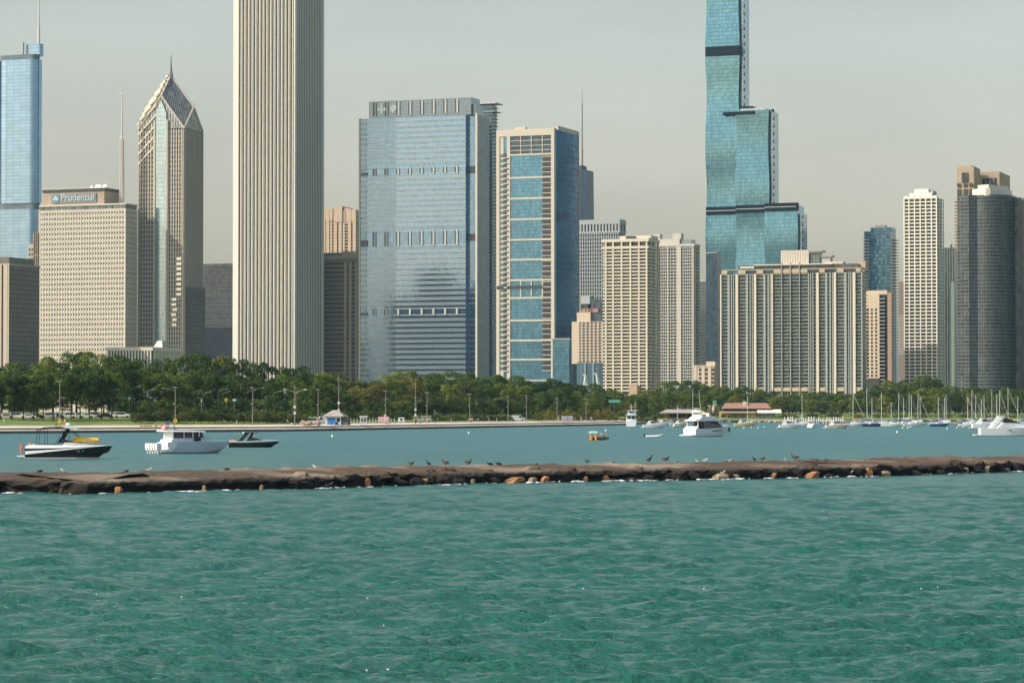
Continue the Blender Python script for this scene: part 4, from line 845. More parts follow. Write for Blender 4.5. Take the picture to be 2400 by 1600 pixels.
def tree(px, ytop, Y, wpx, kind, col, row, grp, v=None, name='park_tree'):
    x = sx(px)*Y; zb = hz(x, Y) if Y < 1500 else 4.2; h = P(px, ytop, Y).z-zb; w = wpx/FP*Y
    vs = [k for k in PROTO if k[0] == kind and k[1] == col]; cr, tk = PROTO[random.choice(vs)]
    z, o = place_name((row, col), px); what = {'park_tree':'park tree','shrub':'shrub','conifer':'conical evergreen'}[name]
    t = thing(name, '%s %s %s before %s, %s from left' % (row, COLW[col], what, z, o), 'tree' if name != 'shrub' else 'shrub', (x, Y, zb), random.uniform(0, 6.28), grp)
    s = w/.98; sx_ = s*random.uniform(.95,1.08)
    link('crown', cr, t, scale=(sx_, s, h/.99)); link('trunk', tk, t, scale=(s*.8, s*.8, h)); return t
SKY = [(-200,870),(0,862),(60,858),(90,848),(140,832),(200,829),(280,832),(340,838),(400,842),(450,836),(550,840),(585,846),(612,860),(632,870),(655,858),(690,856),(750,862),(778,876),(800,888),(850,884),(905,882),(945,868),(1010,862),(1060,870),(1110,880),(1155,868),(1200,880),(1240,888),(1300,886),(1345,893),(1400,905),(1440,918),(1500,922),(1540,908),(1575,892),(1630,890),(1670,902),(1720,908),(1760,904),(1800,916),(1850,924),(1900,920),(1960,916),(2000,920),(2040,910),(2090,892),(2140,878),(2185,882),(2215,900),(2260,910),(2330,905),(2400,912),(2600,905)]
def skyl(x): return float(np.interp(x, [a for a,_ in SKY], [q for _,q in SKY]))
rt = random.Random(3)
# back row follows the treeline
x = -110
while x < 2520:
    Y = max(shore_y(x)+ (185 if x < 1450 else 150), 880) + rt.uniform(-12, 12)
    wd = rt.uniform(86, 122) if x < 1450 else rt.uniform(60, 84)
    col = 'olive' if (780 < x < 1120 and rt.random() < .55) or rt.random() < .12 else 'green'
    if x > 1400 and rt.random() < .3: col = 'olive'
    tree(x, max(skyl(x), (skyl(x-wd*.3)+skyl(x+wd*.3))/2)-(9 if x < 800 else 4)+rt.uniform(-3, 5), Y, wd, rt.choice(['round','round','spread']), col, 'back-row', 'trees of the back row in the park'); x += wd*rt.uniform(.36, .5)
# middle row
x = -100
while x < 2500:
    Y = shore_y(x)+ (128 if x < 1450 else 100) + rt.uniform(-8, 8); wd = rt.uniform(80, 112) if x < 1450 else rt.uniform(52, 74)
    dy = (rt.uniform(14, 30) if x < 1450 else rt.uniform(10, 26)); col = 'autumn' if 770 < x < 1110 and rt.random() < .28 else ('olive' if rt.random() < (.2 if x < 1400 else .4) else 'green')
    if x > 1480 and rt.random() < .12: col = 'autumn'
    tree(x, skyl(x)+dy, Y, wd, rt.choice(['round','round','spread']), col, 'middle-row', 'trees of the middle row in the park'); x += wd*rt.uniform(.38, .52)
x = 300
while x < 1460:
    tree(x, 924+rt.uniform(-4, 6), shore_y(x)+116+rt.uniform(-4,4), rt.uniform(60, 80), 'low', 'green', 'understorey', 'dense understorey trees behind the lawn', name='shrub'); x += 38
# front row with bare trunks over the lawn at far left, then low crab-apple rows
for i, px in enumerate((-28,2,28,55,79,101,124,146,166,188,210,238,262)):
    Y = shore_y(px)+58+rt.uniform(-3, 3); tree(px, 862+rt.uniform(0, 10)-(6 if px > 100 else 0), Y, rt.uniform(60, 76), 'spread', 'green', 'front-row', 'trees standing on the lawn')
for i, (px, yt) in enumerate(((292,898),(640,885),(700,892),(745,890),(1330,905),(1385,915),(1425,925))):
    tree(px, yt, shore_y(px)+80, rt.uniform(50, 66), 'round', 'green', 'front-row', 'trees standing on the lawn')
def hedge_row(x0, x1, yt, off, wd, col, row, step=.55, jit=4):
    x = x0
    while x < x1:
        tree(x, yt+rt.uniform(-jit, jit), shore_y(x)+off+rt.uniform(-3, 3), wd*rt.uniform(.85, 1.15), 'low', col, row, 'low trees in rows behind the seawall', name='shrub'); x += wd*step
hedge_row(322, 560, 949, 46, 34, 'hedge', 'rear low'); hedge_row(318, 712, 960, 27, 34, 'hedge', 'front low', .5)
hedge_row(590, 700, 955, 42, 34, 'hedge', 'rear low'); hedge_row(806, 958, 955, 46, 30, 'hedge', 'front low'); hedge_row(1022, 1205, 966, 34, 28, 'hedge', 'front low'); hedge_row(1215, 1262, 968, 60, 28, 'hedge', 'front low')
hedge_row(1262, 1450, 957, 30, 32, 'autumn', 'front low', .55, 5); hedge_row(1480, 1560, 962, 26, 34, 'olive' if False else 'autumn', 'front low', .7); hedge_row(1640, 1700, 952, 40, 30, 'autumn', 'front low', .7)
# shoreline trees behind the harbour
for px, yt, w_, k, c in ((1476,935,30,'round','autumn'),(1505,930,40,'round','green'),(1535,925,42,'round','olive'),(1570,915,50,'round','green'),(1608,922,50,'spread','olive'),(1645,925,44,'round','green'),(1780,925,38,'round','green'),(1815,930,36,'round','olive'),
    (1900,936,40,'round','olive'),(1925,940,36,'round','green'),(1975,945,30,'round','autumn'),(2000,930,40,'round','green'),(2035,928,42,'round','green'),(2075,926,46,'round','olive'),(2105,930,44,'round','olive'),(2138,920,46,'round','green'),(2175,928,48,'round','olive'),(2205,920,46,'round','green'),(2238,915,42,'round','green'),(2275,918,40,'round','autumn'),(2310,925,44,'round','green'),(2345,920,40,'round','olive'),(2385,925,42,'round','green'),(2430,915,44,'round','green')):
    tree(px, yt, shore_y(px)+ (40 if px > 1760 else 55)+rt.uniform(-6,6), w_, k, c, 'shoreline', 'trees along the harbour shore')
tree(1949, 946, 1330, 26, 'cone', 'green', 'shoreline', 'trees along the harbour shore', name='conifer'); tree(1468, 922, 1200, 22, 'cone', 'green', 'shoreline', 'trees along the harbour shore', name='conifer')
for px in (1480,1730,1790,1850,1905,1955,2010,2060,2110,2160,2215,2265,2310,2370,2420): tree(px, 967+rt.uniform(-2,4), shore_y(px)+22, 44, 'low', rt.choice(['hedge','autumn']), 'waterside low', 'bushes along the harbour wall', name='shrub')
# ------------------------------------------------------------------ breakwater, its rocks and foam
ROCKM = mat('wet_brown_stone', (.085,.055,.034), .75, var=.6, scale=.9, bump=.12)
ROCKT = mat('dry_brown_stone', (.30,.22,.14), .9, var=.4, scale=.8, bump=.1)
RUST = mat('rusty_stone', (.36,.17,.07), .85, var=.35, scale=1.5, bump=.06)
BW = [(-900,1178),(0,1155),(200,1158),(640,1147),(1000,1137),(1350,1128),(1700,1123),(2040,1116),(2400,1104),(3300,1080)]
bwp = [G(*q) for q in BW]
def bw_at(px):
    s = sx(px)
    for a, b_ in zip(bwp[:-1], bwp[1:]):
        dx, dy = b_.x-a.x, b_.y-a.y; den = dx-s*dy; t = (s*a.y-a.x)/den
        if -.001 <= t <= 1.001: return Vector((a.x+t*dx, a.y+t*dy, 0))
    return bwp[-1]
def fbm(x, y, s=0):
    return .5*math.sin(x*1.3+1.7*math.sin(y*.9+s)+s)+.3*math.sin(x*3.1+y*2.3+s*2)+.2*math.sin(x*7.3-y*5.1+s*3)+.15*math.sin(x*13.7+y*11.3+s)
def build_breakwater():
    # chain of long slabs: each a lofted, rough, slightly tilted block
    L = [0.0]
    for a, b_ in zip(bwp[:-1], bwp[1:]): L.append(L[-1]+(b_-a).length)
    def at(d):
        for i in range(len(L)-1):
            if d <= L[i+1] or i == len(L)-2:
                t = (d-L[i])/(L[i+1]-L[i]); p = bwp[i].lerp(bwp[i+1], t); u = (bwp[i+1]-bwp[i]).normalized(); return p, Vector((-u.y, u.x, 0))
    t0 = thing('breakwater', 'long low dark stone breakwater with brown sloping top crossing the water', 'breakwater')
    r = random.Random(9); d = 0; k = 0
    while d < L[-1]-1:
        ln = r.uniform(5, 15); e = min(d+ln, L[-1]); hz_ = r.uniform(-.10, .10); yaw = r.uniform(-.55, .55); tl = r.uniform(-.14, .14); rough = .10 if k % 3 else .26
        rings = []; n = max(6, int((e-d)/.45))
        for i in range(n+1):
            q = d+.06+(e-d-.12)*i/n; p, nn = at(q); w_ = yaw*((i/n)-.5)*2; ed = .22*(1 if i in (0, n) else 0)
            prof = [(-.2,-1.2),(0,.0),(.05,.35),(-.12,.62),(.10,.86),(.5,.97),(2.0,1.05),(4.2,1.17),(6.5,1.26),(8.4,1.34),(9.2,1.2),(9.4,-1.2)]
            rg = []
            for j, (o_, z_) in enumerate(prof):
                nz = rough*fbm(q*.9, j*1.9, k); nz2 = rough*fbm(q*1.7+5, j*2.7, k+3)
                o2 = o_+w_+(nz*1.6 if 0 < j < 6 else nz*.3)+ (ed if j < 5 else 0); z2 = z_+hz_+tl*((i/n)-.5)*(1 if j > 2 else 0)+(nz2*.55 if 0 < j < 11 else 0)-ed*.4
                o2 += r.uniform(-.09,.09)*(0 < j < 11); z2 += r.uniform(-.05,.05)*(1 < j < 11); pp = p+nn*o2; rg.append((pp.x, pp.y, z2))
            rings.append(rg)
        part('stone_slab', MB().loft(rings), SLABM, t0); d = e; k += 1
    r2 = random.Random(21)
    for i in range(96):      # tumbled boulders at the foot and on the broken stretches
        q = at(r2.uniform(0.28, .52)*L[-1] if i % 3 == 0 else (r2.uniform(.60, .80)*L[-1] if i % 3 == 1 else r2.uniform(.2, .8)*L[-1])); p, nn = q; up = i % 4 == 0
        a = r2.uniform(.25, .6); o_ = r2.uniform(.3, 2.2) if up else r2.uniform(-.35, .1); zc = .95 if up else r2.uniform(.0, .45); c = p+nn*o_; mb = MB(); rings = []
        for z, k2 in ((-1,.5),(-.6,.95),(.1,1.0),(.6,.8),(.95,.4)): rings.append([(c.x+a*1.5*k2*(1+r2.uniform(-.2,.2))*math.cos(2*PI*j/7), c.y+a*k2*(1+r2.uniform(-.2,.2))*math.sin(2*PI*j/7), zc+a*.7*z+r2.uniform(-.05,.05)) for j in range(7)])
        part('boulder', mb.loft(rings), SLABM, t0)
    return t0
def slab_mat():
    m = bpy.data.materials.new('breakwater_stone'); m.use_nodes = True; n = m.node_tree.nodes; L = m.node_tree.links; b = n['Principled BSDF']
    tc = n.new('ShaderNodeTexCoord'); s = n.new('ShaderNodeSeparateXYZ'); L.new(tc.outputs['Object'], s.inputs[0])
    tx = n.new('ShaderNodeTexNoise'); tx.inputs['Scale'].default_value = 2.2; tx.inputs['Detail'].default_value = 10; tx.inputs['Roughness'].default_value = .82; L.new(tc.outputs['Object'], tx.inputs['Vector'])
    tb = n.new('ShaderNodeTexNoise'); tb.inputs['Scale'].default_value = .09; tb.inputs['Detail'].default_value = 3; L.new(tc.outputs['Object'], tb.inputs['Vector'])
    # wet stone plus the front's shade painted near black up to about 0.8 m, brown weathered stone above, bleached patches
    a = n.new('ShaderNodeMath'); a.operation = 'MULTIPLY_ADD'; a.inputs[1].default_value = .5; L.new(tx.outputs[0], a.inputs[0]); L.new(s.outputs[2], a.inputs[2])
    mr = n.new('ShaderNodeMapRange'); mr.inputs[1].default_value = .95; mr.inputs[2].default_value = 1.2; L.new(a.outputs[0], mr.inputs[0])
    c0 = n.new('ShaderNodeValToRGB'); e = c0.color_ramp.elements; e[0].position = .36; e[0].color = (.028,.016,.008,1); e[1].position = .66; e[1].color = (.17,.11,.06,1); L.new(tx.outputs[0], c0.inputs[0])
    c2 = n.new('ShaderNodeMapRange'); c2.inputs[1].default_value = .50; c2.inputs[2].default_value = .62; L.new(tb.outputs[0], c2.inputs[0])
    c3 = n.new('ShaderNodeMix'); c3.data_type = 'RGBA'; c3.inputs['B'].default_value = (.29,.215,.145,1); L.new(c2.outputs[0], c3.inputs['Factor']); L.new(c0.outputs[0], c3.inputs['A'])
    c4 = n.new('ShaderNodeMix'); c4.data_type = 'RGBA'; c4.inputs['A'].default_value = (.012,.008,.005,1); L.new(mr.outputs[0], c4.inputs['Factor']); L.new(c3.outputs['Result'], c4.inputs['B'])
    L.new(c4.outputs['Result'], b.inputs['Base Color']); b.inputs['Roughness'].default_value = .85
    bp = n.new('ShaderNodeBump'); bp.inputs['Distance'].default_value = .22; bp.inputs['Strength'].default_value = .9; L.new(tx.outputs[0], bp.inputs['Height']); L.new(bp.outputs[0], b.inputs['Normal']); return m
SLABM = slab_mat(); build_breakwater()
def rock(px, py, wpx, hpx, m, label, lean=0.0, seed=1, name='rock'):
    base = bw_at(px); D = base.y-.75; c = Vector((sx(px, py)*D, D, 0)); s = D/FP; w = wpx*s; h = hpx*s
    r = random.Random(seed); me = MB(); rings = []
    for z, k in ((-.5,1.1),(0,1.0),(.55,.98),(.85,.82),(1.0,.5)):
        rg = []
        for i in range(5):
            a = 2*PI*i/5+seed; q = k*(1+r.uniform(-.22,.22)); rg.append((w/2*q*math.cos(a)+lean*z*w, .35*w*q*math.sin(a)+.2, max(z,-.4)*h+r.uniform(-.04,.04)*h))
        rings.append(rg)
    me.loft(rings); o = part(name, me, m); o.location = c; tag(o, label, 'rock', 'loose rocks at the foot of the breakwater'); return o
rk = [(143,1140,10,14,'ROCKM','small dark rock left of the squarish rust rock',0),(276,1151,20,17,'RUST','squarish rust rock, leftmost bright one by the breakwater',.05),(476,1140,11,15,'ROCKT','small pale leaning rock beside the long white foam',.2),(612,1141,10,12,'RUST','small orange rock just right of the long foam patch',.1),
 (861,1138,17,22,'RUST','upright square orange rock against the left centre of the breakwater',0),(985,1134,28,17,'RUST','slanting orange rock, second right of the upright square one',.35),(1107,1130,12,13,'ROCKT','small tan triangular rock left of the long sloping slab',.1),(1193,1130,44,15,'RUST','long sloping rust slab leaning on the breakwater near the middle',.5),
 (1246,1128,22,13,'ROCKT','tan rock directly right of the long sloping slab',.2),(1275,1123,22,15,'RUST','orange wedge rock pointing right near the breakwater middle',.3),(1373,1124,12,12,'RUST','small orange rock at the break between two slabs',0),(1419,1125,18,14,'RUST','rounded rusty rock right of the slab break',0),
 (1480,1122,14,7,'ROCKM','low dark rock in the middle of the breakwater foot',0),(1590,1123,22,12,'ROCKM','dark rock left of the gull on the rock',0),(1688,1118,40,14,'ROCKT','flat tan rock on which a gull stands',.1),(1722,1117,24,12,'ROCKT','tan rock right of the rock with the gull',.1),(1810,1113,16,14,'RUST','small slanted orange rock right of the gull rock',.4),
 (1897,1112,36,15,'RUST','pointed orange slab lying low right of centre',.4),(2036,1112,20,20,'RUST','blocky rust rock under the pale slab end',0),(2075,1110,26,12,'ROCKT','round tan rock right of the blocky rust one',0),(2262,1106,18,14,'ROCKT','upright brown rock near the right end',.1),(2310,1106,16,16,'ROCKT','narrow leaning brown rock near the right end',.5),(2355,1100,28,9,'ROCKT','flat oval brown rock at the far right end',0),(2290,1107,10,8,'ROCKM','small dark rock between two brown rocks at right',0)]
for i, (px, py, w_, h_, m_, l_, ln) in enumerate(rk): rock(px, py, w_, h_, {'RUST':RUST,'ROCKT':ROCKT,'ROCKM':ROCKM}[m_], l_, ln, i+3)
FOAM = mat('foam', (.80,.82,.80), .9)
mb = MB(); r = random.Random(4)
def foam(px, w_, n):
    for i in range(n):
        q = px+r.uniform(-w_, w_); c = bw_at(q); D = c.y-r.uniform(.0, 1.3)-.1; x = sx(q)*D; a = r.uniform(.03, .20); mb.ball((x, D, r.uniform(.0, .08)), (a*1.6, a*.8, r.uniform(.02, .06)), 6, 4)
for px, w_, n in ((30,22,12),(240,8,4),(420,30,24),(470,45,46),(545,25,20),(770,14,10),(790,14,12),(900,30,8),(1020,14,6),(1050,22,20),(1078,16,20),(1150,12,6),(1250,14,12),(1290,10,8),(1357,14,14),(1420,18,10),(1450,10,8),(1500,18,10),(1530,8,5),(1575,16,10),(1655,22,18),(1720,20,16),(1733,8,8),(1800,10,7),(1845,8,7),(1860,12,6),(1945,18,12),(1990,12,8),(2005,6,5),(2045,18,14),(2170,14,8),(2250,30,10),(2390,22,16)): foam(px, w_, n)
for i in range(60): foam(r.uniform(-40, 2440), 6, 1)
o = part('foam', mb, FOAM, smooth=True); o['kind'] = 'stuff'
# scattered whitecap flecks on the open water
mb = MB()
for i in range(16):
    D = r.uniform(62, 110); t = r.uniform(-.2, .2); x = t*D; a = r.uniform(.01, .022); mb.ball((x, D, .09+.03*r.random()), (a*2.0, a, .02), 5, 4)
o = part('foam', mb, FOAM); o['kind'] = 'stuff'

# ------------------------------------------------------------------ skinned figures (birds, people)
def skin(verts, edges, radii, sub=1, root=0):
    me = bpy.data.meshes.new('sk'); me.from_pydata(verts, edges, []); o = bpy.data.objects.new('sk', me); COL.objects.link(o)
    o.modifiers.new('s', 'SKIN'); sv = me.skin_vertices[0].data
    for i, q in enumerate(radii): sv[i].radius = (q, q) if not hasattr(q, '__len__') else q; sv[i].use_root = (i == root)
    sb = o.modifiers.new('b', 'SUBSURF'); sb.levels = sub; dg = bpy.context.evaluated_depsgraph_get(); dg.update()
    out = bpy.data.meshes.new_from_object(o.evaluated_get(dg)); bpy.data.objects.remove(o); return out
def paint(me, mats, fn):
    me.materials.clear()
    for m in mats: me.materials.append(m)
    for p in me.polygons: p.material_index = fn(p.center)
    me.polygons.foreach_set('use_smooth', [True]*len(me.polygons)); return me
BB_ = mat('black_feathers', (.015,.014,.014), .6); BRF = mat('brown_feathers', (.05,.036,.026), .8); BUFF = mat('buff_feathers', (.16,.125,.095), .8); WF = mat('white_feathers', (.78,.76,.72), .8); GF = mat('grey_feathers', (.35,.36,.37), .8); BEAK = mat('beak', (.5,.33,.08), .5)
def bird_mesh(kind):
    if kind == 'cormorant':
        v = [(0,0,.42),(.16,0,.50),(.22,0,.62),(.20,0,.76),(.28,0,.80),(.38,0,.79),(-.16,0,.34),(-.34,0,.24),(.02,.05,.24),(.02,.06,.02),(.02,-.05,.24),(.02,-.06,.02)]; e = [(0,1),(1,2),(2,3),(3,4),(4,5),(0,6),(6,7),(0,8),(8,9),(0,10),(10,11)]; q = [.16,.11,.06,.048,.052,.016,.12,.05,.03,.012,.03,.012]; f = lambda c: 0; ms = [BB_, BEAK]
    elif kind == 'goose':
        v = [(0,0,.36),(.20,0,.38),(.27,0,.48),(.26,0,.60),(.31,0,.66),(.40,0,.64),(-.20,0,.37),(-.42,0,.36),(.0,.06,.2),(.0,.06,.02),(.0,-.06,.2),(.0,-.06,.02)]; e = [(0,1),(1,2),(2,3),(3,4),(4,5),(0,6),(6,7),(0,8),(8,9),(0,10),(10,11)]; q = [.18,.14,.07,.05,.055,.02,.14,.05,.03,.014,.03,.014]; f = lambda c: 2 if c.x > .27 else (1 if c.z > .34 else 0); ms = [BUFF, BRF, BB_]
    elif kind == 'resting':
        v = [(0,0,.15),(.18,0,.17),(.24,0,.26),(.30,0,.30),(.38,0,.29),(-.2,0,.14),(-.38,0,.12)]; e = [(0,1),(1,2),(2,3),(3,4),(0,5),(5,6)]; q = [.14,.10,.05,.045,.012,.11,.03]; f = lambda c: 0; ms = [BB_]
    else:
        v = [(0,0,.20),(.12,0,.24),(.16,0,.33),(.22,0,.36),(.29,0,.345),(-.13,0,.19),(-.28,0,.18),(.0,.03,.10),(.0,.03,.01),(.0,-.03,.10),(.0,-.03,.01)]; e = [(0,1),(1,2),(2,3),(3,4),(0,5),(5,6),(0,7),(7,8),(0,9),(9,10)]; q = [.085,.06,.038,.036,.01,.065,.018,.014,.007,.014,.007]; f = lambda c: 1 if (c.x < .02 and c.z > .2) else (2 if c.x > .26 else 0); ms = [WF, GF, BEAK]
    return paint(skin(v, e, q), ms, f)
BM = {k: bird_mesh(k) for k in ('cormorant','goose','resting','gull')}
def bw_top(px, back=6.5):
    c = bw_at(px); n = Vector((-.55,.83,0)); D = c.y+back; return Vector((sx(px, 1085)*D, D, 0))
def bird(px, kind, flip, label, sc=1.0, back=8.6, z=None, grp='birds resting on the breakwater'):
    p = bw_top(px, back); zz = 1.32 if z is None else z
    if z is not None: c = bw_at(px); p = Vector((sx(px)*(c.y-.35), c.y-.35, 0))
    o = link('bird', BM[kind]); o.location = (p.x, p.y, zz); o.rotation_euler = (0, 0, (PI if flip else 0)+random.uniform(-.3,.3)); sc *= .88; o.scale = (sc, sc, sc); tag(o, label, 'bird', grp)
for a in ((94,'resting',0,'dark bird lying flat, leftmost on the breakwater',.8),(148,'gull',1,'white gull standing below the black hulled cruiser',1),(296,'resting',0,'small dark bird lying left of the outboard boat',.7),(350,'gull',0,'pale gull lying below the white outboard motors',1),(531,'resting',1,'dark bird on the breakwater below the small runabout',.8),(738,'gull',1,'lone white gull left of all the dark cormorants',1),
 (963,'goose',0,'brown goose, first of the dark birds from the left',.9),(1004,'cormorant',1,'small black cormorant, second of the dark birds',.8),(1044,'goose',1,'dark goose with white patch, third of the dark birds',.95),(1097,'goose',0,'tall grey-brown goose with spread wings, fourth dark bird',.95),(1148,'resting',1,'black bird crouched low, left of a near pair',.95),(1168,'resting',1,'black bird crouched low, right of a near pair',.95),
 (1258,'resting',0,'tiny dark bird alone right of the crouched pair',.45),(1376,'goose',1,'buff coloured goose alone above the slab break',.7),(1438,'resting',0,'small dark bird right of the buff goose',.5),(1522,'cormorant',0,'black cormorant below the little white dinghy, left of two',1.0),(1560,'goose',0,'large black bird, right of two below the dinghy',1.05),(1588,'resting',0,'tiny dark bird right of the large black bird',.4),
 (1634,'gull',1,'pale gull head showing left below the big yacht',.8),(1653,'gull',0,'white gull lying below the stern of the big yacht',1.1),(1710,'gull',0,'small white gull right of the big yacht',.8),(1768,'cormorant',1,'hunched black cormorant, left of a right-hand pair',.7),(1787,'goose',0,'black bird bending forward, right of a right-hand pair',.8),(1842,'gull',1,'white gull left of the wing spreading bird',.9),
 (1863,'goose',1,'biggest dark bird with raised wings on the right half',1.15),(1914,'resting',0,'low dark bird right of the wing spreading bird',.55),(1936,'resting',0,'low dark bird, last one before the pale slab',.6),(2170,'cormorant',0,'tiny dark bird alone near the right end',.3)): bird(*a)
bird(1694,'gull',0,'white gull standing on the flat rock at the waterline',1.1,z=.42); bird(1995,'gull',0,'thin white gull at the waterline near the pale slab',.9,z=.3); bird(775,'gull',0,'gull perched low on foam beside the upright orange rock',.9,z=.2)

# ------------------------------------------------------------------ people
SKINM = mat('skin_tone', (.45,.27,.18), .7); HAIR = mat('dark_hair', (.04,.025,.018), .8)
CL = {'white':(.75,.73,.70),'red':(.55,.06,.04),'orange':(.75,.22,.04),'black':(.03,.03,.03),'blue':(.06,.12,.30),'pink':(.65,.25,.28),'grey':(.25,.25,.25),'cream':(.62,.52,.36),'coral':(.75,.22,.16)}
def cloth(c): return mat('cloth_'+c, CL[c], .9)
def person_mesh(pose):
    if pose == 'standing':
        v = [(0,0,.95),(0,0,1.18),(0,0,1.42),(0,0,1.54),(0,.0,1.68),(0,.10,.92),(0.02,.12,.50),(0,.13,.08),(.12,.14,.03),(0,-.10,.92),(.06,-.12,.50),(.10,-.13,.08),(.22,-.14,.03),(0,.19,1.40),(.02,.26,1.12),(.10,.27,.88),(0,-.19,1.40),(.0,-.26,1.12),(.06,-.27,.88)]
        e = [(0,1),(1,2),(2,3),(3,4),(0,5),(5,6),(6,7),(7,8),(0,9),(9,10),(10,11),(11,12),(2,13),(13,14),(14,15),(2,16),(16,17),(17,18)]
    elif pose == 'walking':
        v = [(0,0,.93),(.02,0,1.16),(.04,0,1.40),(.05,0,1.52),(.08,0,1.66),(0,.09,.9),(.20,.10,.50),(.30,.10,.08),(.42,.10,.05),(0,-.09,.9),(-.06,-.10,.50),(-.34,-.10,.16),(-.28,-.10,.04),(.04,.19,1.38),(-.10,.25,1.12),(-.14,.25,.90),(.04,-.19,1.38),(.16,-.25,1.14),(.32,-.24,1.0)]
        e = [(0,1),(1,2),(2,3),(3,4),(0,5),(5,6),(6,7),(7,8),(0,9),(9,10),(10,11),(11,12),(2,13),(13,14),(14,15),(2,16),(16,17),(17,18)]
    else:
        v = [(0,0,.14),(-.04,0,.38),(-.05,0,.62),(-.03,0,.74),(.0,0,.88),(.06,.10,.14),(.42,.12,.30),(.60,.12,-.06),(.72,.12,-.08),(.06,-.10,.14),(.42,-.12,.30),(.60,-.12,-.06),(.72,-.12,-.08),(-.05,.19,.60),(.05,.25,.36),(.25,.2,.30),(-.05,-.19,.60),(-.15,-.25,.35),(-.2,-.24,.10)]
        e = [(0,1),(1,2),(2,3),(3,4),(0,5),(5,6),(6,7),(7,8),(0,9),(9,10),(10,11),(11,12),(2,13),(13,14),(14,15),(2,16),(16,17),(17,18)]
    q = [.13,.12,.14,.05,.095,.085,.062,.042,.04,.085,.062,.042,.04,.06,.042,.03,.06,.042,.03]
    return skin(v, e, q)
PM = {p: person_mesh(p) for p in ('standing','walking','sitting')}
def person(loc, rz, pose, top, bottom, label, parent=None, grp='people along the park walkway'):
    me = PM[pose].copy(); hs_ = {'standing':(1.56,1.0,.48),'walking':(1.54,.98,.48),'sitting':(.76,.2,.0)}[pose]
    if pose == 'sitting': f = lambda c: (3 if c.z > .9 or (c.z > .8 and c.x < -.02) else 0) if c.z > hs_[0] else (1 if c.x < .12 and c.z > .24 else (2 if c.x < .45 else 0))
    else: f = lambda c: (3 if c.z > hs_[0]+.13 or (c.z > hs_[0]+.06 and c.x < .0) else 0) if c.z > hs_[0] else (1 if c.z > hs_[1] and (abs(c.y) < .22 or c.z > 1.22) else (2 if c.z > hs_[2] and abs(c.y) < .22 else 0))
    paint(me, [SKINM, cloth(top), cloth(bottom), HAIR], f); o = link('person', me, None, loc, rz); tag(o, label, 'person', grp); return o
def on_walk(px, off=6.0):
    """point on the seawall walkway at a picture column"""
    Y = shore_y(px)+off*1.1; x = sx(px)*Y; return Vector((x, Y, max(1.3+.07*max(0,off*.75-2), hz(x, Y)) if False else (1.62 if off < 7.5 else 1.8) if off < 9.8 else hz(x, Y)))
pl = [(10,'standing','white','grey','person in white standing at the far left of the walkway',6,1.2),(132,'sitting','black','black','person in black sitting on the lawn by the left lamp post',12,1),(152,'standing','cream','orange','person in cream shirt standing right of the left lamp post',8,1.05),
 (528,'walking','grey','black','left of two people walking along the dark hedge',6,1),(555,'standing','cream','white','right of two people standing before the dark hedge, in cream',6,1),(674,'standing','grey','black','person in grey between hedge and blue kiosk, left one',6,1),(684,'sitting','white','grey','person in white crouching beside the hedge',6,1),(709,'walking','white','grey','person in white walking toward the blue kiosk',6,1),
 (913,'standing','white','grey','person in white beside the pink stall',6,1),(973,'standing','red','red','person in red at the foot of the tall white-box pole',7,1),(986,'sitting','blue','black','person in blue seated right of the tall pole',6,1),(995,'walking','orange','orange','person in orange walking, centre of the lawn',5,1),(1003,'walking','white','orange','person in white top and orange shorts walking',5,1.05),(1018,'standing','black','black','person in black standing where the lawn ends',6,1),
 (1058,'standing','white','grey','person in white bending by the middle hedge',6,1),(1098,'standing','grey','white','leftmost of three people by the middle lamp post',6,1),(1104,'walking','white','black','middle one of three people by the lamp post, in white',6,1),(1107,'walking','white','red','rightmost of three people by the middle lamp post',5,1),(1121,'standing','grey','blue','person in grey alone before the middle hedge',6,1),(1146,'walking','coral','grey','person in coral top before the middle hedge',6,1),(1164,'standing','cream','cream','person in cream near the right end of the hedge',6,1),
 (1309,'standing','white','white','tall person in white under the brown shrubs',7,1.1),(1349,'walking','grey','blue','person in grey right of the silvery container',6,1),(1362,'walking','white','pink','person with white top right of the silvery container',6,1),(1383,'standing','white','grey','left one of a pair in white near the right lamp post',6,1),(1387,'standing','white','blue','right one of a pair in white near the right lamp post',6,1)]
for px, pose, t_, b_, lab, off, sc in pl:
    p = on_walk(px, off); o = person(p, random.choice([0, PI, -PI/2]), pose, t_, b_, lab); o.scale = (sc, sc, sc)
    if pose == 'sitting': o.location.z += .0
# ------------------------------------------------------------------ boats
def hull_mesh(L, B, H, bow=.9, z0=-.35, flare=.86, sheer=.25, tr=.92, n=14, zt=None):
    """bow towards +x, stern transom at x=0, waterline z=0; returns rings from keel to deck edge"""
    rings = []
    for i in range(n+1):
        t = i/n; x = L*t
        bd = B/2*(tr+(1-tr)*math.sin(min(1, t/.45)*PI/2)) if t < .45 else B/2*max(.015, (1-((t-.45)/.55)**2.3))
        bc = bd*(flare-.30*max(0,(t-.4)/.6)); dk = H*(1+sheer*t*t); ch = .12+(.55*H)*max(0,(t-.55)/.45)**1.6; kl = z0+( .45+.35*H)*max(0,(t-.6)/.4)**2.2
        xk = x - (0 if t < .6 else bow*.9*((t-.6)/.4)**2)
        rings.append([(xk,0,kl),(xk*.4+x*.6,bc,ch),(x,bd,dk),(x,bd-.05*B*(1-t),dk+.0),(x,-bd+.05*B*(1-t),dk),(x,-bd,dk),(xk*.4+x*.6,-bc,ch)])
    return rings
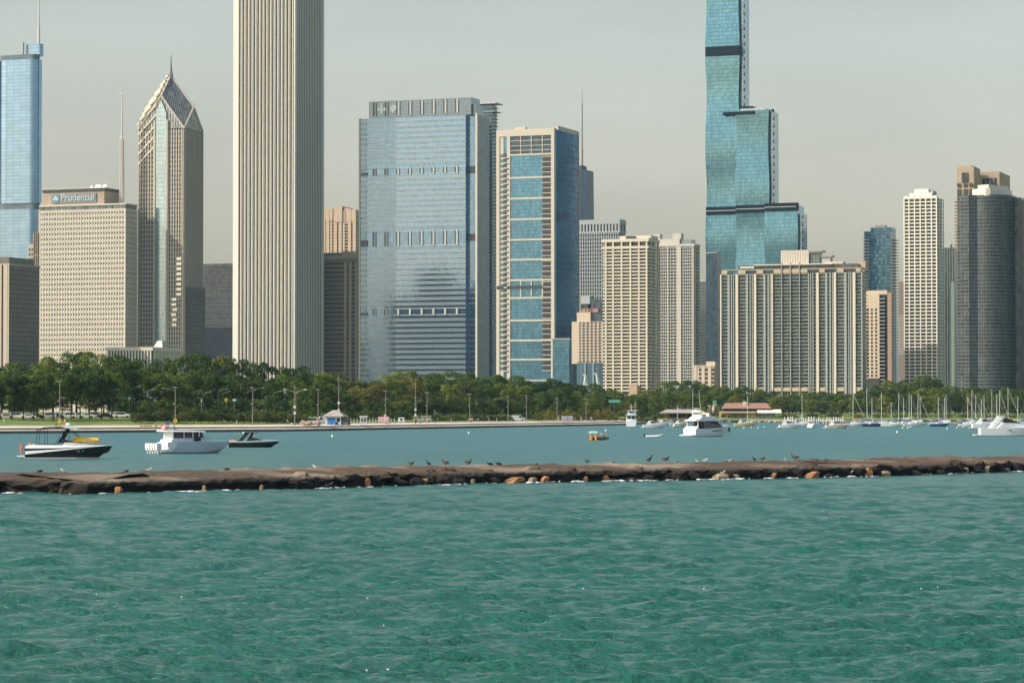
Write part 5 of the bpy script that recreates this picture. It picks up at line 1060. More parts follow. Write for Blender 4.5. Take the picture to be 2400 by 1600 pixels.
def slab_ring(rings, a, b_, za, zb):  # helper: sub-band of topsides slightly proud
    out = []
    for rg in rings:
        (xk,_,kl),(xc,bc,ch),(xd,bd,dk) = rg[0], rg[1], rg[2]
        def P_(t): return (xc+(xd-xc)*t, (bc+(bd-bc)*t)+.012, ch+(dk-ch)*t)
        p, q = P_(a), P_(b_); out.append([p, q, (q[0],q[1]-.05,q[2]), (p[0],p[1]-.05,p[2])])
    return out
def hull(parent, L, B, H, m, stripe=None, band=(.72,1.0), **k):
    rg = hull_mesh(L, B, H, **k); part('hull', MB().loft(rg), m, parent)
    if stripe:
        o1 = slab_ring(rg, *band, 0, 0); mb = MB().loft(o1); mb.loft([[(x,-y,z) for x, y, z in r_] for r_ in o1]); part('sheer_band', mb, stripe, parent)
    return rg
def cabin(parent, name, pts, m):   # pts: list of (x, z, halfwidth) around, lofted across y as a tapering house
    lo = [(x, -w, z) for x, z, w in pts]; hi = [(x, w, z) for x, z, w in pts]; part(name, MB().loft([lo, hi]), m, parent)
def fenders(parent, xs, y, z): 
    mb = MB()
    for x in xs: mb.ball((x, y, z), (.12,.12,.3), 6, 5)
    part('fender', mb, mat('fender', (.02,.03,.06), .4), parent)
DECK = mat('deck_white', (.70,.70,.67), .5); TEAK = mat('teak', (.33,.20,.10), .7); SEAT = mat('cream_vinyl', (.6,.55,.45), .6); ORNG = mat('buoy_orange', (.75,.26,.03), .5); YEL = mat('yellow_vinyl', (.85,.50,.03), .45)

# --- black hulled express cruiser
D = 6*FP/(1075-960); L0 = 10.6
t = thing('cabin_cruiser', 'black hulled express cruiser with canvas enclosure and white radar arch', 'boat', G(62, 1074), R(2))
rg = hull(t, L0, 3.3, 1.25, BLACK, sheer=.28, bow=1.4, flare=.93)
mb = MB(); mb.loft([[(x, y*1.02, .04), (x, y*1.02, .12), (x, -y*1.02, .12), (x, -y*1.02, .04)] for x, y in ((-.1,1.5),(3,1.55),(6.2,1.5),(8.2,.95),(8.9,.4))]); part('boot_stripe', mb, WHITE, t)
part('swim_platform', MB().box(-1.0, .05, -1.4, 1.4, .22, .36), WHITE, t)
top = []
for i in range(15):   # pale topsides: high at the cockpit, sinking towards the bow
    q = i/14; x = .05+L0*.985*q; bd = rg[i][2][1] if i < len(rg) else .05; dk = rg[i][2][2]; up = .40*(1-q)**.8*(1 if q > .05 else .6)+.05; lo = dk-.72*(1-q)**1.6
    top.append([(x, bd+.03, lo), (x, bd*.94, dk+up*.4), (x, bd*.74, dk+up), (x, -bd*.74, dk+up), (x, -bd*.94, dk+up*.4), (x, -bd-.03, lo)])
part('topsides', MB().loft(top), WHITE, t)
part('cockpit_seat', MB().box(.3, 1.3, -1.1, 1.1, 1.3, 1.75), SEAT, t)
cabin(t, 'foredeck_hump', [(4.4,1.5,1.15),(4.8,2.0,1.0),(6.6,1.92,.8),(8.6,1.6,.45),(9.3,1.48,.2),(4.4,1.3,1.2)], WHITE)
cabin(t, 'windshield', [(4.55,1.85,1.0),(4.2,2.55,.86),(4.35,2.57,.86),(6.0,1.93,.8)], DARKG)
mb = MB()
for s in (-1, 1):
    y = 1.2*s
    for a, b_ in (((1.3,y,1.7),(1.55,y,3.55)),((2.4,y,1.7),(2.4,y,3.7)),((1.4,y,3.5),(4.6,y,3.85)),((3.7,y,1.7),(4.7,y,3.85)),((1.3,y,1.75),(3.8,y,1.78)),((5.2,y,2.2),(4.95,y,3.7)),((5.2,y*.95,2.1),(6.6,y*.75,2.6)),((5.4,y,3.5),(6.4,y*.8,2.7))): mb.tube(a, b_, .035, n=4)
part('canvas_frame', mb, CANVAS, t)
part('canvas_top', MB().loft([[(x, -1.3, z), (x, -.7, z+.14), (x, .7, z+.14), (x, 1.3, z), (x, .7, z+.06), (x, -.7, z+.06)] for x, z in ((1.35,3.45),(2.2,3.72),(3.4,3.82),(4.9,3.78))]), CANVAS, t)
part('arch', MB().loft([[(4.7,y,3.75),(6.2,y,3.62),(6.3,y,3.74),(5.6,y,4.05),(4.6,y,4.0)] for y in (-1.25, -.7, .7, 1.25)]), WHITE, t)
part('arch_leg', MB().loft([[(4.8,1.18,3.75),(5.3,1.18,3.7),(4.2,1.3,1.9),(3.6,1.3,1.9)],[(4.8,1.28,3.75),(5.3,1.28,3.7),(4.2,1.42,1.9),(3.6,1.42,1.9)]]), CANVAS, t)
part('radome', MB().ball((5.1,0,4.22), (.34,.34,.17)), WHITE, t); part('radome', MB().ball((5.1,.8,4.2), (.2,.2,.2)), WHITE, t)
mb = MB(); mb.path([(6.9,-.95,2.35),(8.6,-.75,2.25),(10.3,-.12,2.2),(10.3,.12,2.2),(8.6,.75,2.25),(6.9,.95,2.35)], .022)
for x, y in ((7.5,.88),(8.6,.72),(9.6,.35)): mb.tube((x,-y,1.5),(x,-y,2.25),.018,n=4).tube((x,y,1.5),(x,y,2.25),.018,n=4)
part('bow_rail', mb, CHROME, t)
text('22', .42, .01, mat('registration', (.5,.5,.5), .5), t, (6.6,-1.52,.86)) if False else None
part('hull_mark', MB().loft([[(6.35,-1.58,.92),(6.75,-1.55,1.02),(6.62,-1.56,.84)],[(6.35,-1.62,.92),(6.75,-1.59,1.02),(6.62,-1.60,.84)]]).loft([[(6.95,-1.52,.95),(7.25,-1.46,1.05),(7.15,-1.48,.87)],[(6.95,-1.57,.95),(7.25,-1.51,1.05),(7.15,-1.53,.87)]]), STEEL, t)
o_ = G(62, 1074)
def onb(x, y, z, base=o_, a=R(2)): return Vector((base.x+x*math.cos(a)-y*math.sin(a), base.y+x*math.sin(a)+y*math.cos(a), z))
f = thing('inflatable_raft', 'rolled yellow inflatable raft lying on the black cruiser foredeck', 'inflatable', onb(6.7,-.1,1.95), R(2))
part('float', MB().tube((-.5,-.4,.35),(2.2,-.35,.28),.33,.3,8).tube((-.5,.4,.35),(2.1,.35,.28),.33,.3,8).tube((-.6,-.55,.4),(-.6,.55,.4),.36,.36,8), YEL, f); part('strap', MB().tube((.8,-.75,.3),(.8,.75,.34),.05,n=5).tube((-.9,-.3,.1),(.2,-.5,.0),.12,n=6), CANVAS, f)
person(onb(-.45,-.9,.36), R(100), 'standing', 'coral', 'coral', 'person in coral swimwear standing on the black cruiser swim platform', grp='people aboard the boats').scale = (.92,)*3
person(onb(.55,-.4,1.2), R(-60), 'sitting', 'orange', 'white', 'person with bare shoulders sitting at the black cruiser stern', grp='people aboard the boats')

# --- white outboard cabin boat
bs = G(343, 1062); D = bs.y; k = D/FP
t = thing('outboard_cruiser', 'pale hulled cabin boat with flat hardtop and five white outboards', 'boat', bs+Vector((40*k,-1,0)), R(36)); PB = mat('pale_blue_hull', (.52,.58,.62), .35); L1 = 10.6
hull(t, L1, 3.4, 1.55, PB, sheer=.06, bow=1.0, flare=.9)
part('stern_step', MB().loft([[(x,-1.6,z0),(x,-1.6,z1),(x,1.6,z1),(x,1.6,z0)] for x, z0, z1 in ((-1.0,.15,.45),(.0,.15,.6),(.6,.3,1.9),(1.6,1.3,2.05))]), WHITE, t)
cabin(t, 'cabin_side', [(.3,1.5,1.4),(.9,2.1,1.35),(6.2,2.15,1.1),(7.2,1.75,.8),(7.2,1.4,.8)], WHITE)
cabin(t, 'cabin_windows', [(1.1,2.1,1.3),(1.0,2.95,1.2),(5.6,2.9,1.0),(6.0,2.2,1.0)], DARKG)
for x in (.9, 2.6, 4.0, 5.0): part('window_post', MB().box(x, x+.1, -1.33, 1.33, 2.1, 2.98), WHITE, t)
part('hardtop', MB().loft([[(x,-w,z),(x,-w*.8,z+.2),(x,w*.8,z+.2),(x,w,z)] for x, w, z in ((-.3,1.3,3.0),(1,1.5,2.98),(4.5,1.4,2.95),(6.3,1.0,2.88))]), WHITE, t)
part('rail', MB().path([(5.9,-1.2,2.2),(7.4,-.8,2.15),(8.2,-.05,2.1),(7.4,.8,2.15),(5.9,1.2,2.2)], .025).tube((7.4,-.8,1.6),(7.4,-.8,2.15),.02,n=4), CHROME, t)
part('side_door', MB().box(4.3, 5.2, -1.46, -1.3, 1.7, 2.3), DARKG, t)
for i in range(5):
    m_ = part('outboard_motor', MB().loft([[(-1.5-.32*c,-1.5+.72*i-.24*w,z),(-1.5+.36*c,-1.5+.72*i-.24*w,z),(-1.5+.36*c,-1.5+.72*i+.24*w,z),(-1.5-.32*c,-1.5+.72*i+.24*w,z)] for z, c, w in ((.35,.6,.6),(.6,1.0,1.0),(1.15,1.1,1.05),(1.42,.8,.8))]), WHITE, t, loc=(0,0,0))
    part('shaft', MB().tube((-1.5,-1.5+.72*i,.4),(-1.55,-1.5+.72*i,-.4),.12,.08), WHITE, m_)
fl = thing('ensign', 'red, white and blue flag flying above the outboard boat stern', 'flag', (bs.x+40*k+.6, D, 3.2))
part('staff', MB().tube((0,0,-.1),(.25,0,1.35),.02,n=5), STEEL, fl)
for i, c in enumerate(('red','white','coral','white','red')): part('stripe', MB().loft([[(.2+.0-.16*j, .05*math.sin(j*1.2), 1.25-.15*i-.09*j),(.2-.16*j, .05*math.sin(j*1.2), 1.11-.15*i-.09*j)] for j in range(8)], close=False, caps=False), cloth(c), fl)
part('canton', MB().box(-.2,.25,-.08,-.03,.8,1.2), cloth('blue'), fl)
person((bs.x+40*k+1.4, D+.6, 3.18), R(0), 'sitting', 'blue', 'grey', 'person in blue sitting on the outboard boat hardtop', grp='people aboard the boats').scale = (.8,)*3

# --- small black runabout with tower
bs = G(537, 1048); D = bs.y; k = D/FP
t = thing('runabout', 'small black runabout with dark wakeboard tower, right of the outboard boat', 'boat', bs, R(0)); L2 = 119*k
hull(t, L2, 2.4, .95, BLACK, WHITE, (.82,1.02), sheer=.12, bow=.9); part('deck', MB().loft([[(x,-w,.98+x*.02),(x,-w*.6,1.16),(x,w*.6,1.16),(x,w,.98+x*.02)] for x, w in ((3.4,1.0),(4.6,1.0),(6.4,.8),(L2-.25,.1))]), WHITE, t)
part('swim_platform', MB().box(-.6,.02,-1,1,.2,.3), WHITE, t); cabin(t, 'windshield', [(3.5,1.1,.95),(3.2,1.75,.8),(3.3,1.76,.8),(5.4,1.2,.75)], DARKG)
for s in (-1,1): part('tower_leg', MB().loft([[(1.5,1.08*s,1.0),(1.95,1.08*s,1.0),(3.2,.95*s,2.35),(2.7,.95*s,2.35)],[(1.5,1.16*s,1.0),(1.95,1.16*s,1.0),(3.2,1.03*s,2.35),(2.7,1.03*s,2.35)]]).loft([[(2.9,1.08*s,1.0),(3.2,1.08*s,1.0),(3.9,.95*s,2.35),(3.6,.95*s,2.35)],[(2.9,1.16*s,1.0),(3.2,1.16*s,1.0),(3.9,1.03*s,2.35),(3.6,1.03*s,2.35)]]), BLACK, t)
part('tower_top', MB().box(2.2,4.6,-1.03,1.03,2.33,2.42), BLACK, t); part('speaker', MB().ball((2.4,-.9,2.3),.2), WHITE, t); part('sun_pad', MB().box(-.0,1.3,-.9,.9,.95,1.15), SEAT, t)
person((bs.x+.8, D-.3, 1.1), R(10), 'sitting', 'red', 'coral', 'person in red lounging on the black runabout stern', grp='people aboard the boats')

# --- big flybridge yacht seen from its stern quarter
bs = G(1616, 1023); a4 = R(40); t = thing('motor_yacht', 'large white flybridge yacht showing its sunlit stern, biggest boat right of centre', 'boat', bs, a4)
NAVY = mat('hull_grey_shade', (.50,.52,.53), .35)
hull(t, 12.5, 4.4, 1.75, WHITE, sheer=.38, bow=2.0, flare=.9); part('hull_window', MB().loft([[(x,-y,1.0+.03*x),(x,-y,1.28+.03*x),(x,-y+.06,1.28+.03*x),(x,-y+.06,1.0+.03*x)] for x, y in ((5.0,2.13),(7,2.06),(8.6,1.78))]), DARKG, t)
part('swim_platform', MB().box(-1.3,.05,-2.0,2.0,.25,.42), WHITE, t); part('transom', MB().loft([[(x,-2.0,z0),(x,-2.0,z1),(x,2.0,z1),(x,2.0,z0)] for x, z0, z1 in ((-.1,.3,.6),(.5,.3,2.2),(1.0,1.4,2.35))]), WHITE, t)
cabin(t, 'saloon', [(2.8,1.7,1.8),(2.8,3.5,1.65),(7.0,3.4,1.4),(9.4,2.3,1.0),(9.8,1.9,.8)], DARKG); part('cockpit_post', MB().box(.9,1.05,-1.8,-1.65,2.2,3.6).box(.9,1.05,1.65,1.8,2.2,3.6), WHITE, t)
part('flybridge', MB().loft([[(x,-w,3.5),(x,-w*1.02,3.75),(x,-w*.95,z),(x,w*.95,z),(x,w*1.02,3.75),(x,w,3.5)] for x, w, z in ((.2,1.7,3.8),(1.2,1.9,3.85),(2.2,1.9,4.5),(6.2,1.6,4.6),(7.6,1.1,4.0))]), WHITE, t)
part('fly_seat', MB().box(2.2,4.0,-1.2,1.2,4.5,5.0).box(5,5.6,-1.1,1.1,4.5,5.3), SEAT, t); part('radar_arch', MB().tube((2.6,-1.6,4.4),(2.0,-1.2,5.6),.14).tube((2.6,1.6,4.4),(2.0,1.2,5.6),.14).tube((2.0,-1.25,5.6),(2.0,1.25,5.6),.15).ball((2.0,0,5.9),(.35,.35,.2)), WHITE, t)
part('antenna', MB().tube((2.2,-1.3,5.4),(1.5,-1.5,10.2),.05,.03,5).tube((2.2,1.2,5.4),(2.2,1.2,10.8),.05,.03,5), DECK, t)
part('foredeck_cover', MB().loft([[(x,-w,2.1+.03*x),(x,-w*.5,2.55),(x,w*.5,2.55),(x,w,2.1+.03*x)] for x, w in ((8.5,1.2),(10,.95),(11.6,.35))]), DECK, t); part('anchor', MB().ball((12.4,0,1.5),(.3,.12,.6)), CANVAS, t)
part('cockpit_canopy', MB().box(.4,2.9,-1.9,1.9,3.44,3.54), DECK, t); part('saloon_door', MB().box(2.7,2.82,-1.3,1.3,1.9,3.45), DARKG, t)
mb = MB().path([(7.5,-1.75,2.9),(10,-1.3,2.95),(12.3,0,3.0)], .03); 
for x, y in ((8.5,1.6),(10,1.3),(11.3,.6)): mb.tube((x,-y,2.2),(x,-y,2.95),.02,n=4)
part('bow_rail', mb, CHROME, t)
for i, (x, y, c, pz) in enumerate(((1.6,-.9,'black','standing'),(2.0,.3,'red','standing'),(2.3,1.1,'white','standing'),(1.2,.9,'blue','sitting'))):
    q = Vector((bs.x+x*math.cos(a4)-y*math.sin(a4), bs.y+x*math.sin(a4)+y*math.cos(a4), 1.9)); person(q, 0, pz, c, 'black', ['person in black top in the yacht cockpit','person in red top in the yacht cockpit','person in white top in the yacht cockpit','person in blue seated in the yacht cockpit'][i], grp='people aboard the boats').scale = (.85,)*3

# --- generic smaller motor boats
def sport_boat(px, py, L, label, rz=0, hm=WHITE, windsh=True, flip=False, name='motor_boat', B=2.8, H=1.1):
    bs = G(px, py); t = thing(name, label, 'boat', bs, rz, None); hull(t, L, B, H, hm, bow=.1*L, sheer=.2)
    k = L/9
    cabin(t, 'deckhouse', [(.25*L,H,1.1),(.34*L,H+.75*k,1.0),(.58*L,H+.65*k,.85),(.86*L,H+.28,.3),(.86*L,H,.3)], WHITE)
    if windsh: cabin(t, 'windshield', [(.34*L,H+.7*k,.95),(.36*L,H+1.35*k,.8),(.40*L,H+1.36*k,.8),(.62*L,H+.66*k,.82)], DARKG)
    part('swim_platform', MB().box(-.09*L,.03,-B*.4,B*.4,.18,.32), WHITE, t); part('arch', MB().loft([[(.14*L,y,H),(.2*L,y,H),(.34*L,y*.85,H+1.55*k),(.28*L,y*.85,H+1.6*k)] for y in (-B*.46,-B*.40)]).loft([[(.14*L,y,H),(.2*L,y,H),(.34*L,y*.85,H+1.55*k),(.28*L,y*.85,H+1.6*k)] for y in (B*.40,B*.46)]).box(.27*L,.36*L,-B*.4,B*.4,H+1.5*k,H+1.62*k), WHITE, t)
    part('bow_rail', MB().path([(.6*L,-B*.36,H+.9),(.85*L,-B*.2,H+.85),(.99*L,0,H+.9),(.85*L,B*.2,H+.85),(.6*L,B*.36,H+.9)], .02), CHROME, t); return t
t = sport_boat(2296, 1021, 15.5, 'big cream-white sport yacht cut off by the right edge', R(1), B=4.2, H=1.75)
part('hull_window', MB().loft([[(x,-y-.01,z),(x+.7,-y-.01,z+.02),(x+.6,-y-.01,z+.22),(x-.1,-y-.01,z+.2)] for x, y, z in ((6.4,2.1,1.15),(6.4,2.02,1.15))]), DARKG, t)
sport_boat(1507, 1003, 7.6, 'white sport boat moored left of the big yacht', R(4)); sport_boat(1540, 997, 6.4, 'grey-white motor boat moored just behind the white sport boat', R(2), hm=PB)
sport_boat(1722, 999, 7.8, 'long low yellow-striped boat below the tan harbour house', R(1), hm=mat('yellow_hull', (.62,.52,.22), .4), windsh=False)
sport_boat(1826, 1003, 7.4, 'white motor boat moored below the white pilings, left', R(2)); sport_boat(1935, 1004, 8.0, 'cream motor boat, second right of the white pilings', R(3), hm=mat('cream_hull', (.66,.60,.48), .4)); sport_boat(2278, 1004, 10, 'white cruiser moored directly behind the sport yacht at right', R(1), B=3.4, H=1.5)
sport_boat(1898, 1003, 3.6, 'short white boat pointing away, beside the white pilings', R(55), B=2.2); sport_boat(1579, 1000, 5.0, 'little yellowish boat between sport boat and big yacht', R(10), hm=MC['cream_hull'], windsh=False)
# trawler seen stern-on
bs = G(1479, 999); t = thing('trawler_yacht', 'boxy white trawler yacht seen from astern at the end of the seawall', 'boat', bs, R(85))
hull(t, 12, 4.2, 2.1, WHITE, sheer=.3); cabin(t, 'deckhouse', [(.8,2.1,1.8),(.8,4.1,1.7),(8,4.1,1.5),(9,2.3,1.2)], WHITE); part('stern_window', MB().box(.72,.85,-1.4,-.2,2.8,3.7).box(.72,.85,.2,1.4,2.8,3.7), DARKG, t); part('bridge_deck', MB().box(-.6,8.4,-2.1,2.1,4.1,4.3), WHITE, t)
cabin(t, 'pilot_house', [(2.5,4.3,1.4),(2.6,5.7,1.2),(6,5.7,1.2),(6.6,4.3,1.4)], WHITE); part('pilot_window', MB().box(2.42,2.6,-1.0,1.0,4.8,5.4), DARKG, t); part('roof', MB().box(1.6,6.4,-1.7,1.7,5.7,5.85), DECK, t); part('mast', MB().tube((3.5,0,5.8),(3.5,0,8),.08).tube((3.5,-1,7),(3.5,1,7),.05).tube((2,-1.5,4.2),(2,-1.5,10),.04,.02), DECK, t); part('railing', MB().path([(-.6,-2.1,5.1),(-.6,2.1,5.1)], .04).tube((-.6,-2.1,4.2),(-.6,-2.1,5.1),.04).tube((-.6,2.1,4.2),(-.6,2.1,5.1),.04), CHROME, t)
# dinghy, workboat
bs = G(1513, 1026); t = thing('dinghy', 'small white inflatable dinghy drifting left of the big yacht', 'dinghy', bs, R(3))
part('tube_hull', MB().tube((0,-.7,.3),(2.6,-.65,.35),.24,.24,8).tube((2.6,-.65,.35),(3.5,0,.62),.24,.22,8).tube((2.6,.65,.35),(3.5,0,.62),.24,.22,8).tube((0,.7,.3),(2.6,.65,.35),.24,.24,8), WHITE, t); part('floor', MB().box(0,2.7,-.6,.6,.12,.2), PB, t); part('seat', MB().box(1.2,1.5,-.6,.6,.4,.48), DECK, t); part('outboard_motor', MB().box(-.35,-.05,-.14,.14,.2,.85), BLACK, t)
bs = G(1381, 1031); k = bs.y/FP; t = thing('workboat', 'flat workboat with pale green awning and orange barrels', 'workboat', bs, R(2)); W0 = 46*k
part('barge_hull', MB().loft([[(x,-1.1,z),(x,-1.1,.55),(x,1.1,.55),(x,1.1,z)] for x, z in ((.2,-.1),(W0*.7,-.1),(W0,.3))]), mat('barge_black', (.03,.025,.02), .6), t); part('awning', MB().loft([[(x,-1,1.25),(x,-1,1.55),(x,0,1.75),(x,1,1.55),(x,1,1.25)] for x in (0, W0*.42)]), mat('mint_awning', (.42,.62,.50), .7), t)
part('awning_post', MB().tube((.1,-1,.5),(.1,-1,1.3),.04).tube((W0*.4,-1,.5),(W0*.4,-1,1.3),.04).tube((.1,1,.5),(.1,1,1.3),.04).tube((W0*.4,1,.5),(W0*.4,1,1.3),.04), STEEL, t); 
for x in (.35, W0*.33): part('barrel', MB().tube((x,-1.2,.05),(x,-1.2,.95),.3,.3,10), ORNG, t)
part('wheel_box', MB().box(W0*.45,W0*.6,-.4,.4,.55,1.4), DECK, t)
person((bs.x+W0*.68, bs.y-.2, .55), 0, 'sitting', 'cream', 'black', 'person in cream aboard the workboat, left of two', grp='people aboard the boats'); person((bs.x+W0*.85, bs.y-.2, .5), PI, 'sitting', 'orange', 'black', 'person in orange at the workboat bow', grp='people aboard the boats')
# ------------------------------------------------------------------ sailboats
SAILB = mat('blue_sail_cover', (.04,.14,.38), .8)
def sailboat(px, py, L, mast_py, label, lean=0, cover=SAILB, hm=WHITE, rz=0, stay=None):
    bs = G(px, py); H = (P(px, mast_py, bs.y).z); t = thing('sailboat', label, 'sailboat', (bs.x, bs.y, 0), rz, 'sailboats moored in the harbour')
    rg = [[(x-.45*L,y,z) for x, y, z in r_] for r_ in hull_mesh(L, L*.3, .95, bow=.12*L, sheer=.15, n=8)]; part('hull', MB().loft(rg), hm, t)
    cabin(t, 'coachroof', [(-.12*L,.95,.8),(-.08*L,1.45,.7),(.22*L,1.38,.5),(.28*L,1.0,.4)], DECK)
    part('mast', MB().tube((0,0,.9),(lean*H,0,H),.11,.08,6), mat('mast_alloy', (.62,.60,.55), .4), t)
    part('boom', MB().tube((-.02,0,2.0),(-.38*L,0,2.05),.07,.06,5), MC['mast_alloy'], t); part('sail_cover', MB().tube((-.02,0,2.25),(-.36*L,0,2.2),.2,.12,7), cover, t)
    s = stay if stay is not None else .48*L
    part('furled_jib' if stay is not None else 'stays', MB().tube((lean*H,0,H*.97),(s,0,1.1),.07 if stay is not None else .02,n=4).tube((lean*H,0,H*.98),(-.5*L,0,1.0),.02,n=3).tube((lean*H*.6,0,H*.6),(0,.14*L,1.0),.015,n=3), MC['mast_alloy'], t)
    part('spreaders', MB().tube((lean*H*.55,-.7,H*.55),(lean*H*.55,.7,H*.55),.03,n=4), MC['mast_alloy'], t); return t
NB = mat('navy_hull', (.03,.07,.20), .35); RC = mat('maroon_cover', (.22,.04,.04), .8); BC = mat('black_cover', (.03,.03,.04), .8)
sb = [(1588,997,7,950,0,BC,WHITE,None,'mast with black cover showing behind the workshop shed, leftmost sailboat'),(1752,996,7.5,928,0,SAILB,WHITE,None,'sailboat by the tan harbour house'),(1880,997,9,925,0,SAILB,WHITE,None,'sailboat with bright blue sail cover beside the white pilings'),(1999,998,9,921,.012,BC,WHITE,5.2,'sailboat with long black boom and slanting jib, left of the harbour cluster'),
 (2044,999,9,932,0,SAILB,NB,None,'blue hulled sailboat near the centre of the right harbour'),(2033,996,8,909,-.02,SAILB,WHITE,None,'sailboat with the tallest leaning mast next to the blue hulled one'),(2066,998,8,919,0,SAILB,WHITE,None,'sailboat with tall mast just right of the blue hulled one'),(2089,999,8.5,942,0,BC,WHITE,None,'short masted sailboat with dark cover')]
mm = [(2106,921),(2118,932),(2131,921),(2137,925),(2151,920),(2157,928),(2200,930),(2213,932),(2218,925),(2268,930),(2278,913),(2287,924),(2300,935),(2307,926),(2325,913),(2337,925),(2343,914),(2363,908),(2385,930),(2412,915),(2436,922)]
for i, (px, py, L, mp, ln, cv, hm, st, lab) in enumerate(sb): sailboat(px, py, L, mp, lab, ln, cv, hm, R(random.uniform(-8, 14)), st)
for i, (px, mp) in enumerate(mm):
    st = 5.5 if i in (4, 10, 17) else (4 if i in (9,12,16) else None); hm = NB if i in (6,) else WHITE; cv = RC if i == 6 else [SAILB, BC, WHITE, SAILB][i % 4]
    sailboat(px, 999-(i % 3)*3.2, rt.uniform(6.5, 9), mp, 'moored sailboat with %s sail cover, %s from left right of the white gridded tower foot' % ({SAILB:'blue',BC:'black',WHITE:'white',RC:'maroon'}[cv], ordi(i)), rt.uniform(-.015,.025), cv, hm, R(rt.uniform(-10,25)), st)
# mooring buoys and small hulls along the docks
BY = MB().ball((0,0,.1),(.35,.35,.35),8,6).tube((0,0,.35),(0,0,.6),.06,n=5).mesh('buoy', WHITE, True)
for i, (px, py) in enumerate(((1702,1001),(1744,1003),(1761,1002),(1777,1003),(1791,1001),(1868,1003),(1957,1004),(1987,1003),(2116,1004),(2128,1003),(2134,1001),(2220,1005),(2243,1003),(2258,1002),(2103,1014),(1420,1010),(779,1024),(1099,1016))):
    p = G(px, py); o = link('buoy', BY, None, p); sc = .7; o.scale = (sc,sc,.8 if py < 1008 else 1.1); z_, o_ = place_name('buoy', px); tag(o, 'white mooring buoy floating below %s, %s from left' % (z_, o_), 'buoy', 'mooring buoys')
for i in range(16):
    px = 2060+i*23+rt.uniform(-6,6); py = 992+rt.uniform(0,3); bs = G(px, py); t = thing('motor_boat', 'low white boat berthed at the back pontoon, %s from left' % ordi(i), 'boat', bs, R(rt.uniform(-20,20)), 'small boats at the back pontoon')
    hull(t, rt.uniform(6,8), 2.4, 1.0, [WHITE, WHITE, PB, MC['cream_hull']][i % 4]); cabin(t, 'deckhouse', [(2,1.0,.9),(2.3,1.9,.8),(4.6,1.7,.7),(5.2,1.0,.5)], [WHITE, DARKG, SAILB][i % 3])
# ------------------------------------------------------------------ harbour buildings, docks, kiosk
def frame_at(px, py, Y, z=None):
    x = sx(px)*Y; return Vector((x, Y, hz(x, Y) if z is None else z))
TANW = mat('tan_clapboard', (.55,.40,.22), .85); REDR = mat('red_tile_roof', (.32,.17,.12), .9, var=.2, scale=1); GRR = mat('grey_shingle', (.38,.34,.28), .9, var=.12, scale=1)
Yh = 1310.0; s = Yh/FP
t = thing('harbour_house', 'tan harbour house with long red tiled roof and white awning on the right', 'building', (sx(1686)*Yh, Yh, 1.0), R(-4)); w = (1838-1686)*s
part('wall', MB().box(0, w*.56, 0, 9, 0, 4.2), TANW, t); part('upper_wall', MB().box(2, w*.78, 4, 12, 4.2, 5.6), DARKG, t)
part('roof', MB().loft([[(x0,2.0,5.6),(x0+2*(1 if x0 < 5 else -1),7.5,8.3),(x0,13,5.6)] for x0 in (1.0, w*.80)]), REDR, t); part('chimney', MB().box(w*.36, w*.42, 5, 6.5, 5.8, 9.0), mat('pale_chimney', (.6,.55,.47), .8), t)
part('porch_roof', MB().box(.5, w*.57, -2.5, 1, 3.6, 4.0), MC['pale_trim'], t); part('porch_post', MB().box(3, 3.4, -2.3, -2, 0, 3.6), mat('red_post', (.35,.12,.07), .8), t)
part('door', MB().box(w*.13, w*.16, -.06, .02, .1, 2.3), DARKG, t); part('window', MB().box(.8, w*.1, -.05, .02, .9, 2.6), DARKG, t)
part('awning', MB().loft([[(x,-3,3.4),(x,-3,3.7),(x,4,5.2),(x,4,4.9)] for x in (w*.58, w*.95)]), mat('white_awning', (.78,.72,.62), .8), t); part('glass_front', MB().box(w*.6, w*.84, -.4, 4, 0, 3.5), cell('harbour_glass', (.2,.24,.25), 2.2, 2.4, .3, line=.12, lc=2, metal=.4), t); part('brick_wall', MB().box(w*.56, w*.605, -.6, 5, 0, 3.6), REDR, t)
part('terrace', MB().box(-1, w*.98, -7, -.1, -1.2, .5), MC['pale_trim'], t); part('terrace_rail', MB().path([(-1,-6.9,1.5),(w*.9,-6.9,1.5)], .06), STEEL, t)
t = thing('boat_shed', 'open sided tan shed with wide grey shingle roof left of the harbour house', 'building', (sx(1546)*1285, 1285, 1.0), R(-3)); s = 1285/FP; w = 109*s
part('roof', MB().loft([[(0,0,3.6),(0,7,3.6)],[(3,2.2,5.2),(3,5,5.2)],[(w-3,2.2,5.2),(w-3,5,5.2)],[(w,0,3.6),(w,7,3.6)]], caps=False).add([(0,0,3.6),(w,0,3.6),(w-3,2.2,5.2),(3,2.2,5.2),(0,7,3.6),(w,7,3.6),(w-3,5,5.2),(3,5,5.2)],[(0,1,2,3),(5,4,7,6),(3,2,6,7),(0,3,7,4),(1,5,6,2)]).box(0,w,0,7,3.4,3.6), GRR, t)
part('back_wall', MB().box(3, w-2, 5.5, 6.5, 0, 3.4), mat('shed_interior', (.09,.07,.055), .9), t); part('end_wall', MB().box(1, w*.17, .6, 6.5, 0, 3.4), TANW, t)
for k in range(5): part('post', MB().box(w*.2+k*w*.18, w*.2+k*w*.18+.35, .6, .95, 0, 3.4), MC['red_post'], t)
part('counter', MB().box(w*.22, w*.55, 2, 3, 0, 1.2), DECK, t)
part('planter', MB().box(-2, w+6, -2.4, -.6, -.6, .5), mat('pink_flowers', (.35,.22,.15), .9, var=.5, scale=3), t)
t = thing('dock', 'long white piling dock fronting the right-hand sailboats', 'dock', (sx(1840)*1215, 1215, 0)); s = 1215/FP; w = 95*s
part('deck', MB().box(0, w+10, 0, 2.2, .55, .8), TEAK, t)
